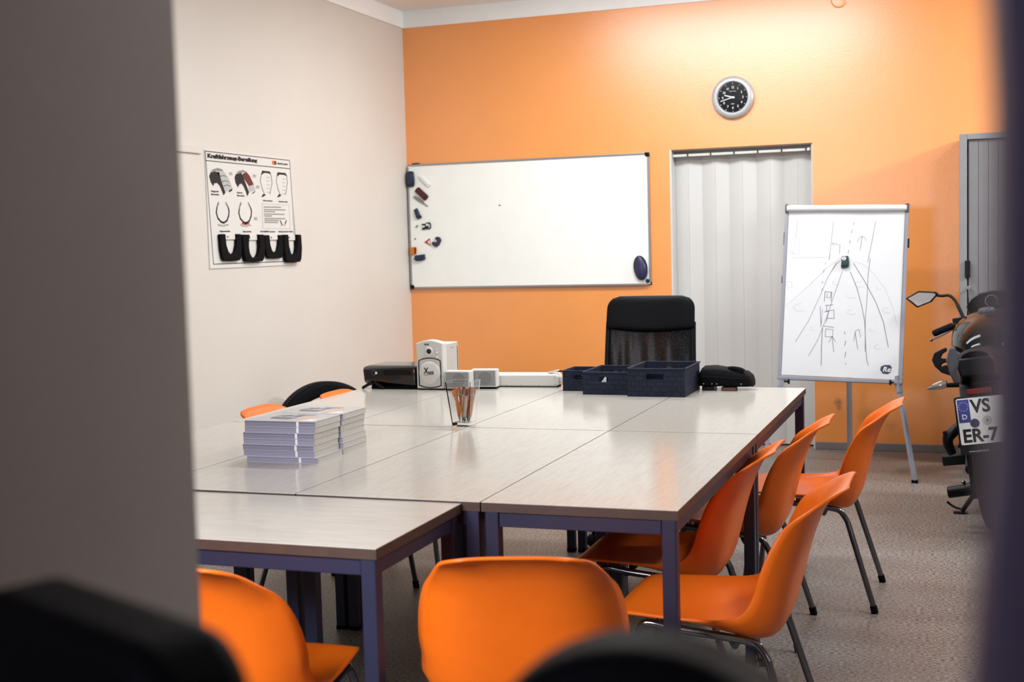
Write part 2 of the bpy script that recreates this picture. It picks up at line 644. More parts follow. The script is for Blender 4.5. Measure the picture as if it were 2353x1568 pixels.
# folding door in the recess of the back wall
d1 = bpy.data.objects.new('door_1', None)
COL.objects.link(d1)
d1.location = ((XD0 + XD1) / 2, YW + .10, 0)
struct(d1)
hw = (XD1 - XD0) / 2
b = MB()
b.bx(-hw, -hw + .012, -.10, .06, 0, ZD).bx(hw - .010, hw, -.085, .06, 0, ZD).bx(-hw + .012, hw - .010, -.06, .06, ZD - .006, ZD)
b.bx(-hw, hw, .06, .08, 0, ZD)
b.build('door_frame', 'door_white', d1, smooth=0)
n = 10
x0, x1 = -hw + .015, hw - .014
pts = []
for i in range(n + 1):
    pts.append((x0 + (x1 - x0) * i / n, 0.0 if i % 2 else .020))
for i in range(n):
    (ax, ay), (bx_, by) = pts[i], pts[i + 1]
    u = Vector((bx_ - ax, by - ay, 0))
    ln = u.length
    ang = math.atan2(u.y, u.x)
    bb = MB()
    bb.prism([(-ln / 2 - .001, -.007), (-ln / 2 + .008, -.0095), (0, -.0075), (ln / 2 - .008, -.0095), (ln / 2 + .001, -.007), (ln / 2 + .001, .006), (-ln / 2 - .001, .006)], ZD - .06,
             Matrix.Translation(((ax + bx_) / 2, (ay + by) / 2, .012)) @ Matrix.Rotation(ang, 4, 'Z'))
    bb.build('door_panel', 'fold_door', d1, smooth=30)
rl = MB()
rl.bx(x0, x1, -.070, -.040, ZD - .047, ZD - .030)
rl.build('curtain_rail', 'white_plastic', d1, smooth=0, bevel=.003)
for i in range(6):
    cx_ = x0 + .10 + i * (x1 - x0 - .13) / 5
    MB().cyl((cx_, -.073, ZD - .047), (cx_, -.073, ZD - .028), .004).build('rail_clip', 'black_plastic', d1)
MB().cyl((x1 - .012, -.07, ZD - .037), (x1 - .012, -.085, ZD - .037), .010).build('rail_end', 'white_plastic', d1)

# dark door leaf standing ajar beside the viewer, its edge slightly hollowed
b = MB()
prof = [(0.0, 0.0), (0.0, 0.95), (-.004, 1.20), (.004, 1.31), (.0045, 1.38), (.0015, 1.44), (-.001, 1.50), (-.002, 2.0), (-.002, 2.2)]
poly = [(.0005 + a, z) for a, z in prof] + [(.92, 2.2), (.92, 0)]
b.prism(poly, .035, plane((-.0005, .300, 0.01), (1, .05, 0), (0, 0, 1)))
struct(b.build('door_2', 'dark_door', smooth=20, bevel=.003))

# grey rail end left of the poster
struct(MB().bx(XL, XL + .014, 4.6, 5.735, 1.880, 1.920).build('trim_2', 'white_wall', smooth=0, bevel=.003))

# ------------------------------------------------------------------ tables
ZT = 0.74
TX = [-2.571, -2.101, -1.633, -1.122, -0.630]
YN, Y1, YFAR = 2.874, 4.073, 5.376


def make_table(w_, l_, label, along, zt):
    t = thing('school_table', label, 'table', (0, 0, 0), 0, 'pale laminate tables pushed together')
    b = MB()
    b.m(0).bx(-w_ / 2, w_ / 2, -l_ / 2, l_ / 2, zt - .0015, zt)
    b.m(1).bx(-w_ / 2, w_ / 2, -l_ / 2, l_ / 2, zt - .024, zt - .0015)
    o = b.build('tabletop', ['top_y' if along == 'y' else 'top_x', 'edge'], t, smooth=0)
    iw, il = w_ / 2 - .006, l_ / 2 - .006
    for sx in (-1, 1):
        for sy in (-1, 1):
            lg = MB().bx(sx * iw, sx * (iw - .035), sy * il, sy * (il - .035), .012, zt - .024).build('leg', 'navy_steel', t, smooth=0, bevel=.003)
            MB().bx(sx * (iw + .001), sx * (iw - .036), sy * (il + .001), sy * (il - .036), 0, .014).build('foot', 'black_rubber', lg, smooth=0, bevel=.002)
    for sx in (-1, 1):
        MB().bx(sx * (iw - .004), sx * (iw - .029), -il + .036, il - .036, zt - .062, zt - .0245).build('apron', 'navy_steel', t, smooth=0, bevel=.002)
    for sy in (-1, 1):
        MB().bx(-iw + .036, iw - .036, sy * (il - .004), sy * (il - .029), zt - .062, zt - .0245).build('apron', 'navy_steel', t, smooth=0, bevel=.002)
    return t


far_lab = ['pale laminate table in the far row, under the black computer case',
           'pale laminate table in the far row, under the white speaker and the flat white box',
           'pale laminate table in the far row, under the two smaller navy baskets',
           'pale laminate table in the far row at its right end, by the flipchart']
mid_lab = ['pale laminate table in the middle row against the left edge of the group',
           'pale laminate table in the middle row carrying the magazine piles',
           'pale laminate table in the middle row, in front of the pen glass, bare',
           'bare pale laminate table in the middle row, orange chairs along its right side']
G = .0036
tabs = []
for i in range(4):
    x0, x1 = TX[i] + G / 2, TX[i + 1] - G / 2
    t = make_table(x1 - x0, YFAR - Y1 - G, far_lab[i], 'y', ZT)
    t.location = ((x0 + x1) / 2, (Y1 + YFAR) / 2 + G / 2, 0)
    t = make_table(x1 - x0, Y1 - YN - G, mid_lab[i], 'y', ZT)
    t.location = ((x0 + x1) / 2, (Y1 + YN) / 2 - G / 2, 0)
FX0, FX1, FY0 = -2.42, -1.171, 2.388
t = make_table(FX1 - FX0, YN - .004 - FY0, 'pale laminate table set crosswise in front, nearest the viewer', 'x', ZT - .005)
t.location = ((FX0 + FX1) / 2, (FY0 + YN - .004) / 2, 0)

# ------------------------------------------------------------------ orange shell chairs (local: facing +Y)
# centre line (y, z), edge line (y, z), half width
PROF = [(.250, .402, .250, .400, .150), (.247, .415, .246, .412, .176), (.215, .423, .213, .421, .193), (.12, .413, .12, .421, .206), (.03, .394, .035, .422, .215),
        (-.05, .371, -.03, .425, .221), (-.110, .357, -.075, .437, .224), (-.155, .367, -.102, .460, .223), (-.183, .41, -.118, .492, .220), (-.200, .47, -.130, .53, .223),
        (-.215, .53, -.145, .573, .221), (-.232, .59, -.166, .618, .214), (-.252, .645, -.195, .662, .200), (-.276, .694, -.246, .697, .180), (-.300, .726, -.284, .722, .163),
        (-.317, .742, -.313, .737, .148), (-.328, .749, -.329, .744, .130), (-.336, .752, -.338, .746, .104)]


def catmull(P, n):
    out = []
    m_ = len(P)
    for k in range(n + 1):
        t = k / n * (m_ - 1)
        i = min(int(t), m_ - 2)
        f = t - i
        p0, p1, p2, p3 = P[max(i - 1, 0)], P[i], P[i + 1], P[min(i + 2, m_ - 1)]
        out.append(tuple(.5 * (2 * b_ + (c_ - a_) * f + (2 * a_ - 5 * b_ + 4 * c_ - d_) * f * f + (3 * b_ - a_ - 3 * c_ + d_) * f ** 3) for a_, b_, c_, d_ in zip(p0, p1, p2, p3)))
    return out


def make_chair(label):
    t = thing('shell_chair', label, 'chair', (0, 0, 0), 0, 'orange shell chairs around the tables')
    pr = catmull(PROF, 54)
    rings = []
    nu = 30
    for y, z, ey, ez, hw_ in pr:
        row = []
        for i in range(nu + 1):
            u = -1 + 2 * i / nu
            q = abs(u) ** 4.2
            row.append((u * hw_, y + (ey - y) * q, z + (ez - z) * q))
        rings.append(row)
    b = MB()
    b.loft(rings, cap=False, closed=False)
    sh = b.build('seat_shell', 'orange_plastic', t, smooth=80)
    md = sh.modifiers.new('thick', 'SOLIDIFY')
    md.thickness = .007
    md.offset = 0
    r = .0105
    for sx in (-1, 1):
        xx = .186 * sx
        ft = Vector((sx * .218, .235, .006))
        rt = Vector((sx * .222, -.245, .006))
        a1, a2 = Vector((xx, .185, .398)), Vector((xx, -.135, .368))
        fb, rb = a1 + (ft - a1) * .12, a2 + (rt - a2) * .12
        rail = [fb, a1 + (ft - a1) * .05 + Vector((0, -.008, -.001)), a1 + Vector((0, -.028, 0)), a1 + (a2 - a1) * .3, a1 + (a2 - a1) * .7, a2 + Vector((0, .026, 0)), a2 + (rt - a2) * .05 + Vector((0, .008, 0)), rb]
        MB().tube(catmull([tuple(p) for p in rail], 28), r, 12).build('side_rail', 'chrome', t)
        for p, q in ((fb, ft), (rb, rt)):
            lg = MB().cyl(p, q, r, seg=14).build('leg', 'chrome', t)
            MB().cyl(q + (p - q).normalized() * .022, q + Vector((0, 0, -.006)), r + .0025, seg=14).build('foot_cap', 'black_rubber', lg)
    for y, zb in ((.10, .396), (-.06, .366)):
        MB().tube([(-.187, y, zb), (-.15, y, zb - .022), (.15, y, zb - .022), (.187, y, zb)], .009, 8).cyl((.08, y, zb - .02), (.08, y, zb + .004), .012).cyl((-.08, y, zb - .02), (-.08, y, zb + .004), .012).build('cross_bar', 'dark_grey', t)
    return t


chair_spots = [
    ((-0.61, 3.29), 90, 'orange shell chair pulled out at the near right corner of the tables'),
    ((-0.86, 3.80), 90, 'orange shell chair pushed deepest under the right side of the tables'),
    ((-0.768, 4.41), 90, 'orange shell chair at the right side, second from the flipchart'),
    ((-0.559, 4.92), 90, 'orange shell chair at the far right of the tables, closest to the flipchart'),
    ((-0.925, 2.640), 15, 'orange shell chair seen from behind, centred in front of the tables'),
    ((-1.531, 2.422), 4, 'orange shell chair at the front crosswise table, cut off by the grey wall edge'),
    ((-2.325, 4.40), -90, 'orange shell chair on the left side, its top showing behind the magazine piles'),
    ((-2.262, 4.93), -90, 'orange shell chair on the left side in front of the leaning tyre'),
]
c0 = None
for (x, y), a, lab in chair_spots:
    if c0 is None:
        c0 = make_chair(lab)
        c0.location = (x, y, 0)
        c0.rotation_euler = (0, 0, math.radians(a))
    else:
        dup(c0, (x, y, 0), math.radians(a), lab)

# ------------------------------------------------------------------ executive chair behind the far tables (faces -Y)
t = thing('office_chair', 'black office chair with leather headrest and net back behind the far tables', 'chair', (-1.415, 5.87, 0), 0)


def back_ring(z):
    k = (z - .52) / (1.107 - .52)
    return .222 - .012 * k, .02 + .07 * k - .02 * math.sin(PI * k)


def back_outline(z0, z1, grow=0.0):
    L, Rr = [], []
    n_ = 14
    for i in range(n_ + 1):
        z = z0 + (z1 - z0) * i / n_
        h_, y = back_ring(z)
        if z1 > 1.09:
            rr = .06
            if z > z1 - rr:
                h_ -= rr - math.sqrt(max(rr * rr - (z - (z1 - rr)) ** 2, 0))
        L.append((-h_ - grow, y, z))
        Rr.append((h_ + grow, y, z))
    return L, Rr


def slab(name, z0, z1, th, material, nu=14, bulge=0.0, sag=0.0, inset=0.0):
    L, Rr = back_outline(z0, z1)
    b_ = MB()
    rings_ = []
    for l, r_ in zip(L, Rr):
        k = (l[2] - z0) / (z1 - z0)
        row = []
        row2 = []
        for i in range(nu + 1):
            u = -1 + 2 * i / nu
            hx = r_[0] - inset
            z = l[2] - sag * (1 - k) * (1 - u * u)
            cv = .022 * (u * u)
            e = math.sqrt(max(0, 1 - u ** 6)) * math.sqrt(max(0.05, 1 - (2 * k - 1) ** 8))
            row.append((u * hx, l[1] - cv - (th + bulge * e), z))
            row2.append((u * hx, l[1] - cv + th * .6 * e, z))
        rings_.append(row + list(reversed(row2)))
    b_.loft(rings_, cap=True)
    return b_.build(name, material, t, smooth=60)


slab('headrest', .955, 1.107, .014, 'black_leather', bulge=.022, sag=.020)
b = MB()
nu = 14
rings_ = []
for i in range(15):
    z = .55 + (.985 - .55) * i / 14
    h_, y = back_ring(z)
    rings_.append([((-1 + 2 * k / nu) * (h_ - .010), y - .022 * (-1 + 2 * k / nu) ** 2 + .010 * math.sin(k * 2.3 + i * .25) * math.sin(PI * i / 14), z) for k in range(nu + 1)])
b.loft(rings_, cap=False, closed=False)
b.build('net_back', 'net', t, smooth=80)
L, Rr = back_outline(.53, 1.107)
for S_ in (L, Rr):
    MB().tube([(p[0] * .962, p[1] - .02, p[2]) for p in S_ if p[2] < 1.0], .013, 10).build('back_frame', 'black_plastic', t)
b = MB()
b.tube([(-.215, .0, .53), (-.1, .03, .52), (.1, .03, .52), (.215, .0, .53)], .014)
b.box((0, .05, .50), (.07, .02, .22))
b.build('back_support', 'black_plastic', t)
b = MB()
b.loft([[(p[0], p[1] - .22, z) for p in rrect(.46 * s_, .46 * s_, .09)] for z, s_ in ((.43, .92), (.445, 1), (.48, 1), (.50, .9))])
b.build('seat', 'black_leather', t, smooth=60)
for sx in (-1, 1):
    MB().tube(catmull([(sx * .24, .0, .44), (sx * .29, -.02, .50), (sx * .29, .0, .64), (sx * .29, -.15, .665), (sx * .29, -.32, .65), (sx * .27, -.36, .55), (sx * .23, -.33, .44)], 24), .016).build('armrest', 'black_plastic', t)
MB().cyl((0, -.2, .12), (0, -.2, .43), .025).build('gas_column', 'black_plastic', t)
for k in range(5):
    a = 2 * PI * k / 5 + .3
    e_ = Vector((.28 * math.cos(a), -.2 + .28 * math.sin(a), .075))
    MB().tube([(0, -.2, .12), tuple(e_)], [.024, .015]).build('base_arm', 'black_plastic', t)
    MB().cyl((e_.x - .02 * math.sin(a), e_.y + .02 * math.cos(a), .028), (e_.x + .02 * math.sin(a), e_.y - .02 * math.cos(a), .028), .028).cyl((e_.x, e_.y, .03), (e_.x, e_.y, .075), .008).build('caster', 'black_rubber', t)

# ------------------------------------------------------------------ whiteboard and the magnets on it
WX0, WX1, WZ0, WZ1 = -3.728, -1.980, 1.076, 1.953
t = thing('whiteboard', 'wide whiteboard with aluminium frame on the orange wall', 'whiteboard', ((WX0 + WX1) / 2, YW, (WZ0 + WZ1) / 2))
W2, H2 = (WX1 - WX0) / 2, (WZ1 - WZ0) / 2
MB().bx(-W2 + .008, W2 - .008, -.020, -.006, -H2 + .008, H2 - .008).build('writing_surface', 'board_white', t, smooth=0)
for a in (-1, 1):
    MB().bx(-W2 + .02, W2 - .02, -.026, -.004, a * H2, a * (H2 - .013)).build('frame_rail', 'alu', t, smooth=0, bevel=.002)
    MB().bx(a * W2, a * (W2 - .013), -.026, -.004, -H2 + .02, H2 - .02).build('frame_rail', 'alu', t, smooth=0, bevel=.002)
    for c_ in (-1, 1):
        MB().prism([(0, 0), (.030, 0), (.030, .012), (.026, .022), (.022, .026), (.012, .030), (0, .030)], .026,
                   plane((a * (W2 + .001), -.0005, c_ * (H2 + .001)), (-a, 0, 0), (0, 0, -c_))).build('corner_cap', 'black_plastic', t, smooth=30, bevel=.002)

wmap = homog([(937, 380), (1490, 350), (1499, 656), (946, 663)], [(WX0, WZ1), (WX1, WZ1), (WX1, WZ0), (WX0, WZ0)])
MYB = YW - .0203


def mcrop(p):
    return wmap((900 + p[0] / 4.48, 330 + p[1] / 4.48))


def magnet(name, label, poly, h, material, cat='magnet', cabin=None, cm=None, extra=None):
    P_ = [mcrop(p) for p in poly]
    cx_ = sum(p[0] for p in P_) / len(P_)
    cz_ = sum(p[1] for p in P_) / len(P_)
    b_ = MB()
    q = [(p[0] - cx_, p[1] - cz_) for p in P_]
    fr = plane((0, 0, 0), (1, 0, 0), (0, 0, 1))
    b_.prism(q, h, fr)
    if cabin:
        b_.m(1 if cm else 0).prism([(p[0] * cabin, p[1] * cabin) for p in q], h * 1.6, fr)
    if extra:
        for mi_, pl in extra:
            b_.m(mi_).prism([(mcrop(p)[0] - cx_, mcrop(p)[1] - cz_) for p in pl], h * 1.25, fr)
    o = b_.build(name, [material] + ([cm] if cm else []), smooth=30, bevel=.0025 if h > .006 else 0, loc=(cx_, MYB, cz_))
    return tag(o, label, cat, 'magnets on the whiteboard')


magnet('car_magnet', 'dark blue rounded car magnet in the top left corner of the whiteboard', [(168, 310), (178, 294), (225, 290), (238, 305), (246, 380), (246, 430), (236, 448), (188, 452), (174, 440), (170, 380)], .022, 'navy_mag', cabin=.72)
magnet('car_magnet', 'white car magnet with grey end, tilted, near the whiteboard top left', [(282, 340), (300, 325), (322, 335), (400, 405), (410, 430), (388, 452), (370, 445), (300, 375)], .008, 'board_white', cabin=.7, cm='ink_white',
       extra=[(1, [(385, 432), (405, 415), (411, 430), (395, 450)]), (1, [(305, 350), (318, 340), (330, 352), (318, 364)])])
magnet('car_magnet', 'dark red car magnet, tilted, below the white one', [(250, 490), (275, 458), (292, 453), (380, 535), (387, 550), (364, 584), (346, 588), (262, 508)], .014, 'red_mag', cabin=.7)
magnet('motorcycle_magnet', 'slim grey motorcycle shaped magnet beneath the dark red one', [(228, 548), (250, 542), (290, 560), (335, 598), (345, 615), (382, 645), (378, 652), (335, 625), (300, 606), (252, 575)], .006, 'ink_grey', cabin=.5)
magnet('truck_magnet', 'black and slate truck magnet, tilted, halfway down the left edge', [(240, 685), (270, 664), (290, 700), (300, 728), (320, 752), (312, 768), (285, 780), (265, 765), (258, 740)], .014, 'navy_mag', cabin=.7)
magnet('sign_magnet', 'small grey parallelogram magnet left of the black and white one', [(252, 862), (262, 842), (280, 835), (276, 856), (262, 868)], .004, 'ink_grey')
magnet('car_magnet', 'black and white car outline magnet lying level', [(318, 826), (355, 826), (362, 812), (400, 810), (412, 830), (412, 868), (402, 880), (360, 880), (326, 888), (320, 872), (352, 862), (350, 842), (320, 840)], .010, 'ink',
       cm='ink_white', extra=[(1, [(365, 824), (385, 822), (388, 845), (362, 850)]), (1, [(330, 845), (350, 845), (352, 860), (330, 862)]), (1, [(392, 828), (402, 832), (402, 865), (390, 868)])])
magnet('dot_magnet', 'tiny black dot magnet near the left edge, above the orange one', [(mx_, mz_) for mx_, mz_ in arc((250, 980), 7, 0, 330, 8)], .004, 'ink')
magnet('sign_magnet', 'small triangle warning sign magnet with red edge', [(341, 1014), (398, 972), (408, 1052)], .003, 'ink_red', cm='ink_white', extra=[(1, [(375, 1012), (398, 990), (402, 1040)])])
magnet('arrow_magnet', 'dark blue curved crescent magnet right of the triangle sign', [(456, 968), (478, 957), (502, 963), (520, 992), (500, 1040), (472, 1065), (440, 1050), (422, 1030), (432, 1006), (456, 1016), (474, 1010), (476, 992), (460, 986)], .014, 'felt_blue')
magnet('bus_magnet', 'orange square bus magnet with black right edge', [(203, 1066), (262, 1062), (268, 1080), (266, 1130), (250, 1140), (206, 1142)], .018, 'orange_mag', cm='ink', extra=[(1, [(252, 1066), (262, 1064), (267, 1082), (265, 1130), (254, 1134)])])
magnet('trailer_magnet', 'dark navy trailer magnet with hitch at the bottom of the row', [(238, 1180), (252, 1178), (252, 1150), (350, 1137), (356, 1190), (310, 1206), (262, 1205), (252, 1190), (240, 1188)], .018, 'navy_mag', cabin=.6)
magnet('dot_magnet', 'lone tiny black dot magnet out on the empty board', [((mx_ - 900) * 4.48, (mz_ - 330) * 4.48) for mx_, mz_ in arc((1148, 472), 1.6, 0, 330, 8)], .003, 'ink')
o = MB().cyl((-.028, 0, 0), (.02, 0, 0), .0045).cyl((.02, 0, 0), (.03, 0, 0), .003).build('marker_pen', 'ink', loc=(WX0 + .065, YW - .016, WZ1 + .0046))
tag(o, 'short black marker lying on the top rail of the whiteboard', 'pen')
ex, ez = wmap((1475, 616))
rings_ = []
for k in range(9):
    v = k / 8
    s_ = math.sqrt(max(0.02, 1 - (2 * v - 1) ** 2)) * (1 - .22 * v)
    rings_.append([(.044 * s_ * math.cos(a_ * PI / 8), -.020 - .020 * s_ * math.sin(a_ * PI / 8), -.080 + .16 * v) for a_ in range(9)] + [(-.044 * s_, -.0, -.080 + .16 * v), (.044 * s_, -.0, -.080 + .16 * v)])
o = thing('board_eraser', 'dark violet oval board eraser at the lower right of the whiteboard', 'eraser', (ex, MYB - .0003, ez))
o.rotation_euler = (0, math.radians(-8), 0)
MB().loft(rings_).build('grip', 'felt_blue', o, smooth=60)
MB().prism([(p[0] * .047, p[1] * .083 + .0) for p in arc((0, 0), 1, 0, 345, 24)], .006, plane((0, -.0135, 0), (1, 0, 0), (0, 0, 1))).build('felt_pad', 'ink', o)
cx_, cz_ = wmap((1491, 646))
o = tag(MB().lathe([(.001, 0), (.014, 0), (.014, .008), (.010, .011), (.001, .011)], (0, 0, 0), (0, -1, 0), 20).build('round_magnet', 'ink', loc=(cx_, MYB, cz_)), 'round black magnet in the lower right corner of the whiteboard', 'magnet', 'magnets on the whiteboard')

# ------------------------------------------------------------------ clock
R = .137
t = thing('wall_clock', 'round silver wall clock with black dial above the folding door', 'clock', (-1.421, YW, 2.277))
MB().lathe([(R * .80, 0), (R * .98, 0), (R, .012), (R * .985, .026), (R * .93, .036), (R * .82, .041), (R * .745, .040), (R * .715, .034), (R * .70, .022), (R * .70, .006)], (0, 0, 0), (0, -1, 0), 64).build('case_ring', 'silver', t, smooth=50)
MB().lathe([(.0005, .018), (R * .71, .018), (R * .71, .012), (.0005, .012)], (0, 0, 0), (0, -1, 0), 48).build('dial', 'gloss_black', t)
b = MB()
for hnum in range(1, 13):
    a = math.radians(90 - 30 * hnum)
    rr = R * .475
    mwt = plane((rr * math.cos(a), -.0184, rr * math.sin(a) - .0075), (1, 0, 0), (0, 0, 1))
    b.text(str(hnum), .021, mwt, 'CENTER', sx=.85, weight=.0004)
    r2 = R * .645
    b.box((r2 * math.cos(a), -.0186, r2 * math.sin(a)), (.004, .0008, .004))
b.text('Perfect Time', .008, plane((0, -.0184, R * .27), (1, 0, 0), (0, 0, 1)), 'CENTER')
b.text('Silent', .010, plane((0, -.0184, -R * .32), (1, 0, 0), (0, 0, 1)), 'CENTER')
b.build('numerals', 'ink_white', t, smooth=0)
b = MB()
b.prism(arc((R * .36, 0), R * .17, 0, 350, 24), .0006, plane((0, -.018, 0), (1, 0, 0), (0, 0, 1)))
b.build('alarm_dial', 'dark_grey', t, smooth=0)


def hand(name, ang, ln, wd, y):
    d = Vector((math.cos(ang), math.sin(ang)))
    n_ = Vector((-d.y, d.x)) * wd / 2
    MB().prism([tuple(-d * .012 - n_), tuple(d * ln - n_ * .8), tuple(d * ln + n_ * .8), tuple(-d * .012 + n_)], .0012, plane((0, y, 0), (1, 0, 0), (0, 0, 1))).build(name, 'ink_white', t, smooth=0)


hand('hour_hand', math.radians(163.5), R * .40, .0075, -.0215)
hand('minute_hand', math.radians(195.5), R * .60, .005, -.0235)
MB().cyl((0, -.018, 0), (0, -.027, 0), .006).build('hub', 'ink_white', t)

# round blank cover plate high on the wall
o = MB().lathe([(.001, .0075), (.040, .0075), (.046, .006), (.049, .002), (.049, 0)], (0, 0, 0), (0, -1, 0), 40).build('cover_plate', 'orange_wall', loc=(-.752, YW, 2.838))
tag(o, 'round wall-coloured cover plate high on the orange wall, cut by the top of the photo', 'cover plate')

# ------------------------------------------------------------------ poster on the left wall, with tyre slices
PY0, PY1, PZ0, PZ1 = 5.772, 6.662, 1.285, 1.905
PW, PH = PY1 - PY0, PZ1 - PZ0
t = thing('poster', 'white teaching poster about vehicle tyres on the left wall', 'poster', (XL, (PY0 + PY1) / 2, (PZ0 + PZ1) / 2))
# local frame: reading direction is +Y seen from the room
PF = plane((.0065, -PW / 2, -PH / 2), (0, 1, 0), (0, 0, 1))
b = MB()
b.box((.003, 0, 0), (.006, PW, PH))
b.build('poster_board', 'poster_paper', t, smooth=0)
pm = homog([(240, 140), (1190, 225), (1228, 1435), (284, 1490)], [(0, PH), (PW, PH), (PW, 0), (0, 0)])


def PP(pts):
    return [pm(p) for p in pts]


b = MB()
INK = ['ink', 'ink_grey', 'ink_light', 'ink_red', 'ink_brown', 'ink_orange', 'ink_white']
HH = .0006


def pl(pts, wd, mi=0):
    b.m(mi).ribbon(PP(pts), wd, HH, PF)


def pg(pts, mi=0, h=HH):
    b.m(mi).prism(PP(pts), h, PF)


def ptx(s_, px, size, mi=0, sx=1.0, weight=0.0, align='LEFT'):
    u, v = pm(px)
    b.m(mi).text(s_, size, PF @ Matrix.Translation((u, v, HH)), align, HH * .5, sx, 0, weight)


pl([(243, 158), (1182, 243), (1205, 640), (1240, 1100)], .004)
pl([(243, 158), (270, 640), (320, 1437), (1240, 1392), (1240, 1100)], .004)
pl([(252, 264), (1188, 338)], .004)
ptx('Kraftfahrzeug-Bereifung', (266, 230), .030, 0, 1.72, .0017)
pg([(985, 250), (1008, 252), (1010, 295), (988, 293)], 5)
pg([(1010, 252), (1032, 254), (1034, 297), (1012, 295)], 4)
ptx('MODUL 0014', (1045, 290), .0135, 0, 1.5, .0005)
# cut-open tyre drawings
pg([(283, 440), (300, 395), (345, 385), (395, 395), (410, 470), (440, 560), (462, 620), (440, 655), (420, 600), (400, 550), (370, 515), (340, 520), (327, 550), (300, 510)], 0)
pg([(300, 385), (330, 360), (380, 345), (430, 360), (440, 380), (370, 380), (340, 385)], 1)
pg([(368, 395), (400, 375), (445, 385), (500, 460), (540, 570), (530, 585), (470, 610), (440, 540), (410, 460)], 2)
pl([(405, 440), (440, 430), (475, 440)], .003, 1)
pl([(425, 500), (460, 488), (500, 500)], .003, 1)
pl([(440, 550), (480, 535), (515, 550)], .003, 1)
pg([(500, 600), (540, 572), (535, 600), (500, 620)], 0)
pg([(565, 450), (580, 410), (640, 395), (660, 440), (690, 520), (725, 615), (705, 660), (690, 610), (665, 550), (640, 515), (615, 530), (600, 560), (575, 510)], 0)
pg([(580, 400), (610, 375), (660, 362), (705, 385), (660, 390), (620, 400)], 1)
pg([(648, 430), (660, 400), (700, 386), (735, 430), (778, 525), (725, 545), (690, 490)], 4)
pg([(722, 545), (778, 528), (797, 590), (740, 610), (722, 590)], 2)
pg([(755, 625), (797, 595), (790, 612), (760, 632)], 0)
for cxp, wdp, top, bot in ((918, 66, 365, 640), (1094, 62, 380, 640)):
    pl([(cxp - 25, 620), (cxp - 45, 570), (cxp - wdp, 480), (cxp - 52, 400), (cxp - 40, top + 5)], .006, 1)
    pl([(cxp + 40, 630), (cxp + 48, 590), (cxp + wdp, 500), (cxp + 55, 420), (cxp + 42, top + 12)], .006, 1)
    pg([(cxp - 45, top), (cxp + 40, top + 8), (cxp + 52, top + 45), (cxp + 30, top + 30), (cxp - 25, top + 26), (cxp - 52, top + 50)], 0)
    pg([(cxp - 55, bot + 20), (cxp - 30, bot - 15), (cxp - 5, bot), (cxp - 30, bot + 20), (cxp - 45, bot + 26)], 0)
    for q in range(5):
        pl([(cxp + 5, top + 75 + q * 42), (cxp + 38, top + 78 + q * 42)], .0022, 1)
ptx('Diagonal-', (300, 617), .0125, 0, 1.6, .0003)
ptx('Bauweise', (302, 652), .0125, 0, 1.6, .0003)
ptx('Gürtel-', (588, 628), .0125, 0, 1.6, .0003)
ptx('Bauweise', (590, 661), .0125, 0, 1.6, .0003)
ptx('Reifen mit Schlauch', (880, 712), .010, 0, 1.3, .0003)
ptx('Schlauchloser Reifen', (1055, 720), .010, 0, 1.25, .0003)
# tyre cross-sections
for cxp, rr in ((430, 3), (680, 3)):
    dx = cxp - 430
    pl([(365 + dx, 795 + dx * .05), (358 + dx, 850), (375 + dx, 915), (410 + dx, 955), (440 + dx, 965), (475 + dx, 940), (495 + dx, 885), (500 + dx, 830), (490 + dx, 790)], .010, 0)
    pl([(365 + dx, 795), (375 + dx, 760), (385 + dx, 735)], .010, 1)
    pl([(490 + dx, 790), (478 + dx, 765), (465 + dx, 735)], .010, 1)
    pl([(372 + dx, 985), (400 + dx, 1000), (440 + dx, 1004), (490 + dx, 985)], .003, 1 if rr else 1)
    for q in range(6):
        pl([(385 + dx + q * 20, 982), (388 + dx + q * 20, 996)], .004, 1)
pl([(645, 968), (680, 974), (720, 968)], .011, 3)
# text box
pl([(868, 742), (1172, 752), (1185, 1022), (876, 1022), (868, 742)], .0022, 2)
for yy, ln in ((778, 190), (808, 240), (830, 120), (858, 225), (880, 80), (908, 230), (930, 155), (952, 150)):
    xx = 890 + (yy - 778) * .05
    end = xx + ln
    while xx < end:
        wl = random.uniform(14, 40)
        pl([(xx, yy), (min(xx + wl, end), yy + 1)], .006, 1)
        xx += wl + 6
pl([(1072, 930), (1090, 975)], .008, 0)
pl([(1140, 930), (1125, 970)], .008, 0)
pl([(1075, 995), (1095, 980), (1125, 985)], .003, 1)
for s_, px in (('Diagonalreifen', (392, 1070)), ('Gürtelreifen', (650, 1070)), ('M+S-REIFEN erneuert', (848, 1067)), ('Runderneuerter Reifen', (1050, 1064))):
    ptx(s_, px, .012, 0, 1.5, .0003)
for px in ((505, 395), (770, 415), (805, 540), (778, 900)):
    for q in range(3):
        pl([(px[0], px[1] + q * 12), (px[0] + 34, px[1] + 2 + q * 12)], .003, 1)
b.build('print', INK, t, smooth=0, recalc=False)

